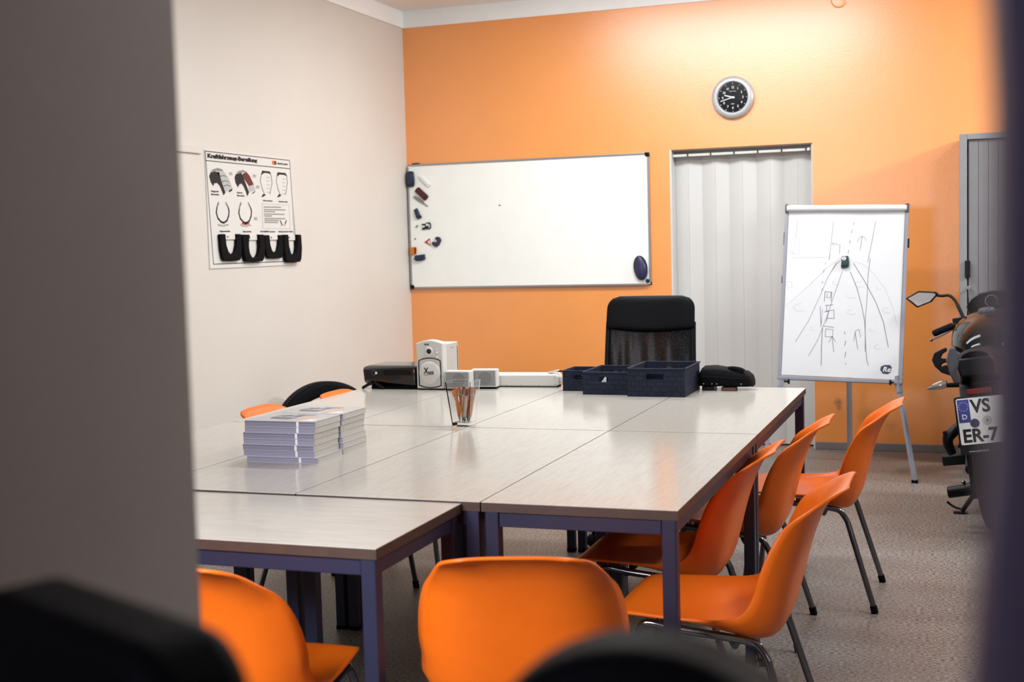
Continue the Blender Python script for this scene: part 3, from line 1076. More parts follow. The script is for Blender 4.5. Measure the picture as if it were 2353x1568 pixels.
samples = [((365, 1095), (618, 1395), 'v', 'first tyre slice from the left at the foot of the tyre poster'),
           ((608, 1098), (865, 1402), 'u', 'second tyre slice from the left, with the widest opening'),
           ((868, 1100), (1085, 1362), 'v', 'third tyre slice from the left, the shortest one'),
           ((1072, 1092), (1282, 1405), 'v', 'rightmost tyre slice, overhanging the poster edge')]
for k, ((ax, ay), (bx_, by), kind, lab) in enumerate(samples):
    u0, v1 = pm((ax, ay))
    u1, v0 = pm((bx_, by))
    W_, H_ = u1 - u0, v1 - v0
    th = .018
    tip = .22 if kind == 'v' else .15
    outer = [(.03, 1), (0, .96), (.02, .45), (.08, .10), (.16, .02), (.5, 0), (.86, .02), (.94, .12), (1, .50), (.98, .97), (.95, 1)]
    inner = [(.76, 1), (.755, .78), (.74, .60), (.66, .35), (.50, tip), (.36, .35), (.28, .58), (.26, .78), (.25, 1)] if kind == 'v' else [(.74, 1), (.76, .78), (.77, .55), (.72, .32), (.62, .18), (.50, tip), (.38, .18), (.29, .34), (.26, .58), (.28, .8), (.32, 1)]
    sc_ = lambda P_: [(p[0] * W_ - W_ / 2, p[1] * H_ - H_ / 2) for p in P_]
    # the foam-backed slice: a U cut across the tyre, thick in depth
    zoff = .0072 if k < 3 else .0072
    o = thing('tyre_slice', lab, 'tyre sample', (XL + zoff, PY0 + (u0 + u1) / 2, PZ0 + (v0 + v1) / 2), 0, 'tyre slices mounted on the poster')
    MB().prism(sc_(outer + inner), th + .006 * (k % 2), plane((0, 0, 0), (0, 1, 0), (0, 0, 1))).build('rubber', 'black_rubber', o, smooth=30, bevel=.004)
    MB().prism(sc_([(.745, .985), (.745, .80), (.26, .80), (.26, .985)]), .008, plane((0, 0, 0), (0, 1, 0), (0, 0, 1))).build('mounting_tab', 'poster_paper', o, smooth=0, bevel=.001)
    MB().cyl((.008, -.10 * W_, H_ * .40), (.011, -.10 * W_, H_ * .40), .004).build('screw', 'ink', o)

# ------------------------------------------------------------------ tyre leaning on the left wall
t = thing('tyre', 'black tyre leaning against the left wall behind the tables', 'tyre', (-3.43, 6.42, .312))
t.rotation_euler = (0, math.radians(-4), math.radians(-40))
b = MB()
prof = []
for k in range(24):
    a = 2 * PI * k / 24
    prof.append((.270 + .042 * max(-1, min(1, 1.25 * math.cos(a))), .065 * max(-1, min(1, 1.15 * math.sin(a)))))
prof.append(prof[0])
b.lathe(prof, (0, 0, 0), (1, 0, 0), 72)
b.build('carcass', 'black_rubber', t, smooth=50)

# ------------------------------------------------------------------ flipchart
bc, tc_ = Vector((-.685, 7.42, .562)), Vector((-.655, 7.62, 1.545))
up = (tc_ - bc).normalized()
rt = Vector((1, 0, 0))
rt = (rt - up * rt.dot(up)).normalized()
nrm = rt.cross(up)             # towards the viewer
FW, FH = .690, (tc_ - bc).length
t = thing('flipchart', 'grey flipchart easel with a road sketch on white paper, left of the motorcycle', 'flipchart', (bc.x, bc.y, 0))
BF = plane(bc - Vector((bc.x, bc.y, 0)), rt, up)
MB().prism([(-FW / 2 + .004, 0.004), (FW / 2 - .004, 0.004), (FW / 2 - .004, FH - .01), (-FW / 2 + .004, FH - .01)], .014, BF @ Matrix.Translation((0, 0, -.016))).build('backboard', 'white_plastic', t, smooth=0)
for a in (-1, 1):
    MB().prism([(a * FW / 2, 0), (a * (FW / 2 - .018), 0), (a * (FW / 2 - .018), FH), (a * FW / 2, FH)], .026, BF @ Matrix.Translation((0, 0, -.018))).build('frame_rail', 'steel_grey', t, smooth=0, bevel=.002)
MB().prism([(-FW / 2, -.022), (FW / 2, -.022), (FW / 2, -.001), (-FW / 2, -.001)], .034, BF @ Matrix.Translation((0, 0, -.018))).build('tray', 'steel_grey', t, smooth=0, bevel=.003)
pad = MB().prism([(-FW / 2 + .020, .006), (FW / 2 - .024, .002), (FW / 2 - .020, FH - .03), (-FW / 2 + .020, FH - .03)], .005, BF @ Matrix.Translation((0, 0, -.001))).build('paper_pad', 'paper', t, smooth=0)
b = MB()
rings_ = []
for xx in [-.5 + k / 12 for k in range(13)]:
    c_ = BF @ Vector((xx * (FW - .02), FH - .022, .004))
    rad = .022 * (1 + .05 * math.sin(xx * 9))
    rings_.append([c_ + (up * math.cos(q * PI / 7) * .95 + nrm * math.sin(q * PI / 7)) * rad for q in range(14)])
b.loft(rings_)
b.build('folded_sheets', 'paper', t, smooth=50)
for a in (-1, 1):
    MB().prism([(a * (FW / 2 + .002), FH - .045), (a * (FW / 2 - .018), FH - .045), (a * (FW / 2 - .018), FH + .004), (a * (FW / 2 + .002), FH + .004)], .036, BF @ Matrix.Translation((0, 0, -.018))).build('clamp_end', 'grey_plastic', t, smooth=0, bevel=.003)
fm = homog([(135, 130), (1072, 105), (1018, 1425), (62, 1405)], [(-FW / 2 + .012, FH - .02), (FW / 2 - .01, FH - .01), (FW / 2 - .016, -.004), (-FW / 2 + .006, 0)])
b = MB()
DF = BF @ Matrix.Translation((0, 0, .0042))


def st(pts, wd=.0024, mi=0):
    b.m(mi).ribbon([fm(p) for p in pts], wd * .78, .0004, DF)


st([(213, 218), (208, 280), (200, 352)], .002)
st([(168, 360), (232, 358), (222, 478), (160, 470), (168, 360)], .0016, 1)
for yy in (380, 412):
    st([(186, yy), (198, yy - 4), (196, yy + 12), (186, yy + 10), (186, yy)], .0016, 1)
st([(168, 455), (185, 448), (186, 466), (168, 466), (168, 455)], .0016, 1)
st([(168, 505), (260, 500), (440, 496)], .0016, 1)
st([(496, 222), (480, 380), (464, 510)], .002)
st([(468, 478), (463, 512)], .0034)
st([(485, 388), (548, 402), (544, 468)], .0024, 0)
st([(487, 388), (500, 410)], .002, 0)
for p in ([(660, 228), (652, 250)], [(644, 288), (637, 312)], [(630, 366), (624, 390)], [(617, 440), (612, 465)]):
    st(p, .0034)
st([(722, 335), (714, 390), (706, 440)], .0026)
st([(684, 378), (700, 345), (722, 334), (745, 345), (753, 370)], .0022)
st([(828, 220), (800, 370), (766, 526)], .0026)
st([(786, 500), (768, 640), (762, 800), (748, 960), (748, 1208)], .0026, 2)
st([(655, 540), (740, 670), (830, 830), (890, 980), (930, 1172)], .0034, 2)
st([(630, 605), (680, 720), (720, 860), (745, 990), (752, 1180), (762, 1280), (774, 1310)], .0032, 2)
st([(548, 527), (515, 545), (470, 620)], .003)
st([(520, 545), (450, 650), (400, 770), (300, 980), (195, 1142)], .0022)
st([(568, 600), (510, 760), (440, 960), (370, 1130), (298, 1250)], .0026)
st([(410, 1030), (402, 1180), (400, 1318)], .0036, 2)
st([(392, 870), (398, 1025)], .0030, 2)
st([(408, 890), (402, 1000)], .0022, 2)
for p in ([(436, 540), (432, 550)], [(424, 590), (416, 612)], [(412, 680), (406, 695)], [(410, 735), (404, 748)]):
    st(p, .003)
st([(424, 832), (430, 758), (484, 760), (478, 830)], .0034, 2)
st([(450, 772), (442, 800), (470, 804), (478, 765)], .0026, 2)
st([(432, 862), (495, 856)], .0030, 2)
st([(446, 862), (440, 905), (500, 895), (502, 960), (440, 958)], .0028, 2)
st([(420, 912), (460, 905), (440, 990)], .0024, 2)
st([(416, 1018), (500, 1028)], .003, 2)
st([(436, 1040), (494, 1046), (490, 1100), (432, 1100), (436, 1040)], .0026, 2)
st([(460, 1142), (485, 1095), (514, 1138)], .0026, 2)
st([(486, 1100), (500, 1216)], .003, 2)
st([(690, 1192), (672, 1090), (668, 1062)], .003, 2)
st([(656, 1126), (672, 1050), (700, 1040), (712, 1098)], .0024, 2)
for p in ([(584, 1060), (588, 1078)], [(594, 1130), (586, 1165)], [(594, 1212), (588, 1255)], [(592, 1298), (596, 1308)]):
    st(p, .0034, 2)
st([(120, 690), (160, 678), (174, 720), (135, 735), (120, 690)], .0016, 1)
st([(640, 525), (720, 540), (800, 600), (900, 720), (960, 860), (1000, 1000)], .0014, 1)
st([(548, 515), (460, 560), (380, 640), (250, 760), (118, 870)], .0014, 1)
for c_, rr in (((700, 700), 40), ((520, 690), 30), ((860, 720), 28), ((640, 780), 46), ((240, 880), 60), ((920, 890), 40), ((640, 910), 34), ((800, 1040), 24), ((850, 1170), 32), ((340, 1040), 30)):
    st(arc(c_, (rr, rr * .5), random.uniform(0, 90), random.uniform(200, 300), 7), .0014, 1)
b.build('sketch', ['ink_soft', 'ink_faint', 'ink_blue'], t, smooth=0, recalc=False)
b = MB()
b.m(0).prism([fm((p[0], p[1])) for p in [(866, 1345), (872, 1318), (900, 1306), (945, 1306), (958, 1325), (952, 1360), (925, 1376), (885, 1372)]], .0008, DF)
cR, sR = fm((882, 1360)), fm((948, 1360))
b.m(1).text('Rex', .040, DF @ Matrix.Translation((cR[0], cR[1] + .002, .0009)), 'LEFT', .0003, 1.0, .25, .0006)
b.build('logo', ['ink_blue', 'ink_white'], t, smooth=0, recalc=False)
loc0 = Vector((bc.x, bc.y, 0))


def fl(p):
    return tuple(Vector(p) - loc0)


for a, foot in ((1, (-.272, 7.28, .012)), (-1, (-1.118, 7.28, .012))):
    top_ = (bc.x + a * .315, 7.425, .575)
    e = Vector(foot) - Vector(top_)
    MB().tube([fl(top_), fl(Vector(top_) + e * .16)], .020, 4).build('leg_sleeve', 'steel_grey', t, smooth=30)
    lg = MB().tube([fl(Vector(top_) + e * .10), fl(foot)], .0145, 4).build('leg', 'steel_grey', t, smooth=30)
    MB().box(fl((foot[0], foot[1], .008)), (.034, .034, .016)).build('foot', 'black_rubber', lg)
    kp = Vector(top_) + e * .06
    MB().cyl(fl((kp.x - a * .015, kp.y - .01, kp.z)), fl((kp.x - a * .040, kp.y - .015, kp.z)), .006).lathe([(.001, 0), (.014, 0), (.017, .004), (.014, .010), (.001, .010)], fl((kp.x - a * .036, kp.y - .014, kp.z)), (-a, 0, 0), 14).build('clamp_knob', 'black_plastic', t)
lg = MB().tube([fl((-.652, 7.64, 1.48)), fl((-.674, 7.951, .012))], .016, 4).build('leg', 'steel_grey', t, smooth=30)
MB().box(fl((-.674, 7.951, .008)), (.034, .034, .016)).build('foot', 'black_rubber', lg)
for px, s_ in (((118, 270), 1), ((110, 335), 1), ((108, 385), .7), ((92, 668), 1), ((1082, 380), 1.2)):
    u, v = fm(px)
    MB().prism([(u - .006, v - .022 * s_), (u + .006, v - .022 * s_), (u + .006, v + .022 * s_), (u - .006, v + .022 * s_)], .012, BF @ Matrix.Translation((0, 0, -.012))).build('clip', 'black_plastic', t, smooth=0, bevel=.002)
# dark green car magnet with round white emblem
gu, gv = fm((588, 530))
gp = BF @ Vector((gu, gv, .0046)) + loc0
o = thing('car_magnet', 'dark green car magnet with a round white emblem on the flipchart sketch', 'magnet', gp)
GF = plane((0, 0, 0), rt, up)
MB().prism([(-.022, -.030), (-.016, -.036), (.008, -.035), (.022, -.028), (.024, -.005), (.020, .020), (.019, .034), (-.018, .034), (-.022, .015), (-.019, 0)], .012, GF).prism(rrect(.028, .026, .006, 4, 0, -.012), .017, GF).build('car_body', 'green_mag', o, smooth=40, bevel=.003)
b = MB()
b.m(0).prism(arc((-.006, .020), .0125, 0, 345, 24), .0135, GF)
b.m(1).ribbon(arc((-.006, .020), .0085, 20, 160, 10), .003, .0141, GF).ribbon([(-.010, .013), (-.006, .020), (-.002, .013), (-.010, .013)], .0022, .0141, GF)
b.build('emblem', ['ink_white', 'ink'], o, smooth=0)

# ------------------------------------------------------------------ roller cabinet
CX0, CY = -.042, 7.905
t = thing('filing_cabinet', 'tall grey steel cabinet with roller front behind the motorcycle', 'cabinet', (CX0, CY, 0))
CH, CW, CD = 1.938, 1.0, YW - .015 - CY
b = MB()
b.bx(0, .042, 0, CD, 0, CH).bx(CW - .042, CW, 0, CD, 0, CH).bx(.042, CW - .042, 0, CD, CH - .034, CH).bx(.042, CW - .042, 0, CD, 0, .07).bx(.042, CW - .042, CD - .02, CD, .07, CH - .034)
b.build('carcass', 'cab_grey', t, smooth=0, bevel=.003)
b = MB()
x = .050
while x < CW - .10:
    b.bx(x, x + .0535, .016, .030, .072, CH - .036)
    x += .0548
b.build('roller_front', 'cab_slat', t, smooth=0, bevel=.003)
hd = MB().bx(.030, .060, -.012, .004, 1.105, 1.205).build('handle', 'dark_grey', t, smooth=0, bevel=.004)
b = MB()
b.cyl((.052, .018, 1.045), (.052, -.004, 1.045), .012).lathe([(.001, 0), (.008, 0), (.008, .006), (.001, .006)], (.052, -.004, 1.045), (0, -1, 0), 16)
b.box((.052, -.018, 1.045), (.003, .022, .014)).box((.052, -.022, 1.012), (.004, .004, .05))
b.build('lock', 'alu', t, bevel=0)

# ------------------------------------------------------------------ motorcycle (local: heading +Y, ground at z=0)
mt = thing('motorcycle', 'black motorcycle parked on its side stand in front of the grey cabinet', 'motorcycle', (.2, 6.5, 0))
mt.matrix_world = Matrix.Translation((.2, 6.5, 0)) @ Matrix.Rotation(math.radians(-4.5), 4, 'Z') @ Matrix.Rotation(math.radians(-7.8), 4, 'Y')


def wheel(name, y, z, r_, w_):
    prof_ = []
    for k in range(16):
        a = 2 * PI * k / 16
        prof_.append((r_ - .058 + .058 * math.cos(a), w_ * math.sin(a)))
    prof_.append(prof_[0])
    wl = MB().lathe(prof_, (0, y, z), (1, 0, 0), 48).build(name, 'black_rubber', mt, smooth=60)
    b_ = MB()
    b_.lathe([(r_ - .10, -w_ * .8), (r_ - .125, -w_ * .75), (r_ - .125, w_ * .75), (r_ - .10, w_ * .8)], (0, y, z), (1, 0, 0), 40)
    for k in range(5):
        a = 2 * PI * k / 5
        b_.tube([(0, y, z), (0, y + (r_ - .12) * math.cos(a), z + (r_ - .12) * math.sin(a))], [.022, .014], 8)
    b_.cyl((-.08, y, z), (.08, y, z), .02)
    b_.build('rim', 'dark_grey', wl)


wheel('rear_wheel', -.36, .305, .305, .082)
wheel('front_wheel', .98, .295, .295, .058)
b = MB()
for sx in (-1, 1):
    b.tube([(sx * .115, -.37, .30), (sx * .12, -.1, .36), (sx * .10, .12, .40)], [.026, .032, .035], 8)
b.cyl((-.12, -.30, .345), (.12, -.30, .345), .02)
b.build('swing_arm', 'dark_grey', mt)
b = MB()
b.bx(-.125, -.095, -.40, -.36, .17, .46).bx(-.095, .06, -.425, -.40, .15, .46)
b.build('mudguard', 'black_plastic', mt, smooth=0, bevel=.006)
b = MB()
for k in range(9):
    b.ball((-.085, -.427, .19 + k * .028), .0028, 8, 6)
b.build('mudguard_rivets', 'alu', mt)
b = MB()
b.cyl((-.230, -.37, .205), (-.14, -.37, .21), .027, seg=24).cyl((-.145, -.37, .21), (-.10, -.37, .22), .030)
b.build('axle_slider', 'black_plastic', mt, bevel=.004)
MB().ball((-.155, -.37, .246), (.010, .010, .009), 10, 6).cyl((-.155, -.37, .225), (-.155, -.37, .243), .005).build('axle_bolt', 'chrome', mt)
b = MB()
b.tube([(-.10, .04, .22), (-.135, .02, .14), (-.221, 0, .040)], [.014, .013, .011], 10)
b.box((-.228, 0, .034), (.062, .045, .008), Euler((0, math.radians(7.8), 0)))
b.tube(catmull([(-.215, .0, .050), (-.245, .02, .055), (-.27, .035, .068), (-.288, .045, .084)], 8), .006, 8)
b.build('side_stand', 'black_plastic', mt)
b = MB()
b.loft([[(-.13, y, z) if i == 0 else p for i, p in enumerate([(-.13, y, .24 + k * .02), (-.15, y, .36), (-.14, y, .56), (.14, y, .56), (.15, y, .36), (.13, y, .24 + k * .02)])] for k, (y, z) in enumerate(((.0, .24), (.2, .26), (.48, .28)))])
b.cyl((-.17, .2, .36), (.17, .2, .36), .09)
b.build('engine', 'dark_grey', mt, bevel=.01)
b = MB()
for sx in (-1, 1):
    b.tube([(sx * .10, .98, .30), (sx * .10, .68, .93)], [.028, .022], 12)
b.box((0, .70, .90), (.24, .05, .03))
b.build('fork', 'dark_grey', mt)
# tank: wide at the knees, glossy


def body_ring(y, hw_, z0, z1, crown=.6):
    out_ = []
    for k in range(17):
        a = PI * k / 16
        out_.append((hw_ * math.cos(a) * (1 if abs(math.cos(a)) < .98 else .98), y, z0 + (z1 - z0) * math.sin(a) ** crown))
    return out_ + [(-hw_ * .7, y, z0 - .03), (hw_ * .7, y, z0 - .03)]


MB().loft([body_ring(-.02, .10, .76, .845), body_ring(.06, .145, .76, .90), body_ring(.20, .185, .77, .965), body_ring(.36, .195, .78, .985), body_ring(.50, .165, .80, .98), body_ring(.60, .11, .83, .95)]).build('fuel_tank', 'tank_black', mt, smooth=60)
MB().lathe([(.001, .02), (.035, .02), (.042, .01), (.042, 0)], (0, .33, .975), (0, -.12, 1), 24).build('filler_cap', 'grey_plastic', mt)
MB().loft([body_ring(-.02, .13, .73, .835), body_ring(-.15, .125, .74, .825), body_ring(-.30, .105, .76, .835), body_ring(-.45, .095, .78, .862), body_ring(-.60, .085, .80, .872), body_ring(-.70, .06, .82, .865)]).build('seat', 'black_leather', mt, smooth=60)
MB().loft([[(-.09 * s_, y, z0), (-.10 * s_, y, (z0 + z1) / 2), (-.085 * s_, y, z1), (.085 * s_, y, z1), (.10 * s_, y, (z0 + z1) / 2), (.09 * s_, y, z0)] for y, z0, z1, s_ in ((-.05, .58, .76, 1.25), (-.30, .66, .80, 1.05), (-.55, .71, .83, .95), (-.72, .76, .84, .75))]).build('tail_fairing', 'black_plastic', mt, bevel=.008)
MB().prism([(-.172, .840), (-.150, .842), (-.140, .815), (-.118, .806), (-.100, .77), (-.104, .70), (-.118, .655), (-.160, .655), (-.185, .70), (-.196, .78)], -.12, plane((0, .02, 0), (1, 0, 0), (0, 0, 1)) @ Matrix.Translation((0, 0, 0))).build('side_panel', 'grey_plastic', mt, smooth=0, bevel=.008)
MB().prism([(-.222, .828), (-.204, .832), (-.200, .815), (-.225, .80), (-.236, .782), (-.21, .775), (-.175, .772), (-.172, .755), (-.215, .758), (-.235, .752), (-.24, .74), (-.215, .745), (-.20, .735), (-.17, .70), (-.165, .655), (-.185, .645), (-.20, .69), (-.24, .71), (-.268, .745), (-.278, .778), (-.262, .812)], .035, plane((0, .20, 0), (1, 0, 0), (0, 0, 1))).build('radiator_shroud', 'black_plastic', mt, smooth=0, bevel=.004)
b = MB()
b.loft([[(-.09, y, z - .03), (-.09, y, z + .02), (.09, y, z + .02), (.09, y, z - .03)] for y, z in ((-.50, .72), (-.62, .70))])
b.loft([[(x_, y - dy, z), (x_, y + dy, z)] [::1] + [(-x_, y + dy, z), (-x_, y - dy, z)] for x_, y, z, dy in ((-.085, -.64, .72, .03), (-.08, -.72, .66, .015), (-.07, -.745, .46, .012))])
b.build('plate_bracket', 'black_plastic', mt, bevel=.004)
MB().box((0, -.735, .695), (.10, .02, .026)).build('tail_light', 'red_lens', mt, smooth=0, bevel=.005)
# number plate: two lines
pf = plane((0, -.765, .572), (1, 0, 0), (0, .10, 1))
hl = MB().prism(rrect(.212, .250, .012, 4, 0, -.015), .008, pf @ Matrix.Translation((0, 0, -.004))).build('plate_holder', 'black_plastic', mt, smooth=30, bevel=.002)
b = MB()
b.m(0).prism(rrect(.196, .198, .008, 4, 0, .002), .0015, pf @ Matrix.Translation((0, 0, .0042)))
TF = pf @ Matrix.Translation((0, 0, .0058))
b.m(1).prism([(-.094, -.002), (-.046, -.002), (-.046, .096), (-.094, .096)], .0006, TF)
for k in range(12):
    a = 2 * PI * k / 12
    b.m(0).prism([(-.070 + .019 * math.cos(a) + dx, .066 + .019 * math.sin(a) + dz) for dx, dz in ((-.002, 0), (0, -.002), (.002, 0), (0, .002))], .001, TF)
b.m(0).text('D', .030, TF @ Matrix.Translation((-.070, .012, .0008)), 'CENTER', .0003, 1, 0, .0006)
b.m(2).text('VS', .078, TF @ Matrix.Translation((-.040, .038, .0004)), 'LEFT', .0004, .95, 0, .0022)
b.m(2).text('ER-7', .078, TF @ Matrix.Translation((-.088, -.086, .0004)), 'LEFT', .0004, .95, 0, .0022)
b.m(3).prism(arc((-.032, -.008), .019, 0, 345, 24), .0008, TF)
b.m(4).prism(arc((.020, .000), .020, 0, 345, 24), .0008, TF)
b.m(3).text('B', .018, TF @ Matrix.Translation((.020, -.006, .001)), 'CENTER', .0003)
b.build('number_plate', ['plate_white', 'blue_eu', 'ink', 'ink_blue', 'ink_light'], hl, smooth=0, recalc=False)
b = MB()
b.text('www.zweirad.de', .012, pf @ Matrix.Translation((-.07, -.130, .0042)), 'LEFT', .0003)
b.build('holder_lettering', 'ink_light', hl, smooth=0, recalc=False)
for sx in (-1, 1):
    MB().tube([(sx * .06, -.58, .715), (sx * .15, -.60, .722)], [.014, .010], 10).build('indicator_stalk', 'black_plastic', mt)
    b = MB()
    b.m(0).loft([[(sx * x_, -.60 + dy * s_, zc + dz * s_) for dy, dz in ((-.014, -.016), (-.020, .002), (-.012, .017), (.012, .017), (.018, 0), (.012, -.016))] for x_, zc, s_ in ((.140, .726, .9), (.165, .725, 1.1), (.200, .720, .75), (.229, .714, .15))])
    b.build('indicator', 'mirror', mt, bevel=.002)
    # mirrors, arms, bars
    mp_ = [(.436, 1.086), (.363, 1.116), (.274, 1.098), (.262, 1.086), (.304, 1.046), (.382, 1.026)]
    mr = MB().prism([(sx * p[0], p[1]) for p in mp_], -.035, plane((0, .75, 0), (1, 0, 0), (0, 0, 1))).build('mirror_housing', 'black_plastic', mt, smooth=0, bevel=.005)
    mcx, mcz = .345, 1.074
    MB().prism([(sx * (mcx + (p[0] - mcx) * .84), mcz + (p[1] - mcz) * .80) for p in mp_], .0015, plane((0, .7495, 0), (1, 0, 0), (0, 0, 1))).build('mirror_glass', 'mirror', mr, smooth=0)
    MB().tube(catmull([(sx * .275, .76, 1.080), (sx * .245, .755, 1.072), (sx * .205, .74, 1.068), (sx * .178, .72, 1.036), (sx * .158, .69, .985), (sx * .14, .66, .93)], 18), [.008] * 13 + [.010] * 6, 10).build('mirror_arm', 'black_plastic', mt)
    MB().tube([(sx * .296, .55, .885), (sx * .288, .553, .888), (sx * .20, .595, .912)], [.014, .018, .018], 14).build('grip', 'black_rubber', mt)
    MB().tube([(sx * .20, .595, .912), (sx * .14, .63, .93), (sx * .05, .66, .94), (0, .66, .94)], .013, 10).box((sx * .165, .62, .925), (.06, .045, .05)).build('handlebar', 'black_plastic', mt, bevel=.003)
    lv = MB().tube([(sx * .318, .62, .850), (sx * .25, .655, .872), (sx * .16, .66, .915)], [.005, .006, .008], 8).build('brake_lever' if sx > 0 else 'clutch_lever', 'alu', mt)
    MB().ball((sx * .318, .62, .850), .009, 10, 8).build('ball_end', 'chrome', lv)
    b = MB()
    b.tube(catmull([(sx * .16, -.02, .47), (sx * .20, -.04, .44), (sx * .235, -.05, .40), (sx * .22, -.05, .33)], 8), [.02, .022, .024, .026, .026, .026, .024, .022, .018], 10)
    b.box((sx * .242, -.05, .405), (.012, .05, .085)).tube([(sx * .12, .05, .46), (sx * .18, -.04, .36)], .016)
    b.build('foot_peg', 'black_plastic', mt)
MB().box((-.225, .10, .285), (.12, .10, .05)).cyl((-.25, .10, .29), (-.14, .10, .30), .022).build('gear_pedal', 'dark_grey', mt, bevel=.006)
b = MB()
b.loft([[(x_ * s_, y, z0 + (z1 - z0) * v) for x_, v in ((-.125, 0), (-.135, .35), (-.105, .72), (-.055, .97), (0, 1.0), (.055, .97), (.105, .72), (.135, .35), (.125, 0))] for y, s_, z0, z1 in ((.76, .96, .965, 1.055), (.82, 1.0, .95, 1.06), (.92, .8, .90, 1.03), (1.0, .45, .86, .96))])
b.build('headlight_cowl', 'black_plastic', mt, smooth=60)
b = MB()
b.m(0).prism(arc((.0, 1.01), .036, 0, 345, 24), .003, plane((0, .7595, 0), (1, 0, 0), (0, 0, 1)))
b.m(1)
for k in range(20):
    a = math.radians(-40 + 260 * k / 19)
    b.box((.030 * math.cos(a), .756, 1.01 + .030 * math.sin(a)), (.004, .001, .004))
b.build('instrument', ['dark_grey', 'ink_light'], mt, smooth=0)

# ------------------------------------------------------------------ things on the tables
# black desktop computer lying on its side
t = thing('computer_case', 'black desktop computer case lying flat on the far tables', 'computer', (-2.40, 5.135, ZT + .012))
b = MB()
b.loft([[(x_, y, z) for x_, z in ((-.135, .0), (.108, .0), (.108, .092), (-.135, .092))] for y in (.03, .20)])
b.build('case_body', 'gloss_black', t, smooth=0, bevel=.003)
b = MB()
b.loft([[(-.135, .03, 0), (.108, .03, 0), (.108, .03, .093), (-.135, .03, .093)], [(-.150, .012, .016), (.108, .012, .004), (.108, .012, .092), (-.152, .012, .086)], [(-.142, -.006, .030), (.105, -.006, .008), (.105, -.006, .084), (-.148, -.006, .076)]])
b.build('front_bezel', 'gloss_black', t, smooth=30, bevel=.004)
b = MB()
b.m(0).lathe([(.009, 0), (.012, 0), (.012, .002), (.009, .002)], (-.092, -.006, .062), (0, -1, 0), 24)
b.m(1).lathe([(.001, .002), (.0055, .002), (.0055, 0)], (-.082, -.007, .061), (0, -1, 0), 16)
b.build('power_button', ['grey_plastic', 'led'], t)
b = MB()
b.m(0).bx(-.045, .09, -.0068, -.004, .052, .074)
b.build('drive_flap', 'black_plastic', t, smooth=0, bevel=.001)
for sx, a in ((-.105, 1), (-.095, -1)):
    MB().tube([(sx, .0, .020), (sx - a * .048, -.006, -.007)], [.008, .007], 6).build('stand_foot', 'black_plastic', t, smooth=30)
MB().bx(-.12, .10, .02, .19, -.012, .0005).build('rubber_base', 'black_rubber', t, smooth=0)

# white active speaker
t = thing('speaker', 'tall white speaker with arched top and black-ringed cone', 'speaker', (-2.222, 5.13, ZT))
SH = .218
ring = lambda y, w_, h_, arch: [(-w_ / 2, y, .006), (w_ / 2, y, .006), (w_ / 2, y, h_ - arch)] + [(w_ / 2 - w_ * k / 8, y, h_ - arch + arch * math.sin(PI * k / 8)) for k in range(1, 8)] + [(-w_ / 2, y, h_ - arch)]
MB().loft([ring(0, .124, SH, .014), ring(.004, .128, SH + .002, .014), ring(.045, .128, SH + .002, .014)]).build('front_panel', 'white_plastic', t, smooth=30, bevel=.003)
MB().bx(-.060, .060, .045, .185, .006, .200).bx(-.060, .060, .17, .19, .006, .185).build('cabinet', 'ivory', t, smooth=0, bevel=.004)
MB().bx(-.058, .058, .004, .18, 0, .006).build('rubber_base', 'black_rubber', t, smooth=0)
sf = plane((0, -.001, 0), (1, 0, 0), (0, 0, 1))
b = MB()
outl = [(-.052, .040), (-.052, .020), (-.030, .013), (0, .010), (.030, .013), (.052, .020), (.052, .040), (.052, .118), (.050, .130), (.028, .138), (0, .141), (-.028, .138), (-.050, .130), (-.052, .118), (-.052, .040)]
b.ribbon(outl, .0042, .0018, sf)
b.build('woofer_ring', 'ink', t, smooth=0)
MB().lathe([(.001, .006), (.040, .006), (.049, .004), (.052, .000)], (0, -.001, .076), (0, -1, 0), 40).build('woofer_cap', 'white_plastic', t, smooth=60)
b = MB()
b.m(0).text('X', .036, plane((-.026, -.0075, .073), (1, 0, .04), (0, 0, 1)), 'LEFT', .0003, .75, .1, .0012)
b.m(0).text('BASS', .0165, plane((-.005, -.0075, .071), (1, 0, .04), (0, 0, 1)), 'LEFT', .0003, .72, 0, .0006)
b.m(1).ribbon([(-.026, .066), (.020, .070)], .0035, .0004, plane((0, -.0073, 0), (1, 0, 0), (0, 0, 1)))
b.m(0).text('B.A.B', .009, plane((-.022, -.0012, .198), (1, 0, 0), (0, 0, 1)), 'LEFT', .0003, 1, 0, .0006)
b.build('lettering', ['ink', 'ink_grey'], t, smooth=0, recalc=False)
MB().lathe([(.022, .0), (.020, .002), (.013, .003), (.011, .000), (.010, -.010)], (-.002, -.001, .170), (0, -1, 0), 32).build('port_ring', 'white_plastic', t, smooth=50)
MB().lathe([(.001, .0008), (.0105, .0008)], (-.002, -.001, .170), (0, -1, 0), 24).build('bass_port', 'ink', t)
for zz, rr in ((.179, .003), (.164, .006), (.145, .007)):
    MB().lathe([(rr, 0), (rr, .005), (rr * .7, .007), (.0005, .007)], (.036, -.001, zz), (0, -1, 0), 16).build('control_knob', 'white_plastic', t)
MB().bx(.0595, .0605, .10, .14, .176, .179).build('vent_slot', 'ink_grey', t, smooth=0)

# two flat satellite speakers


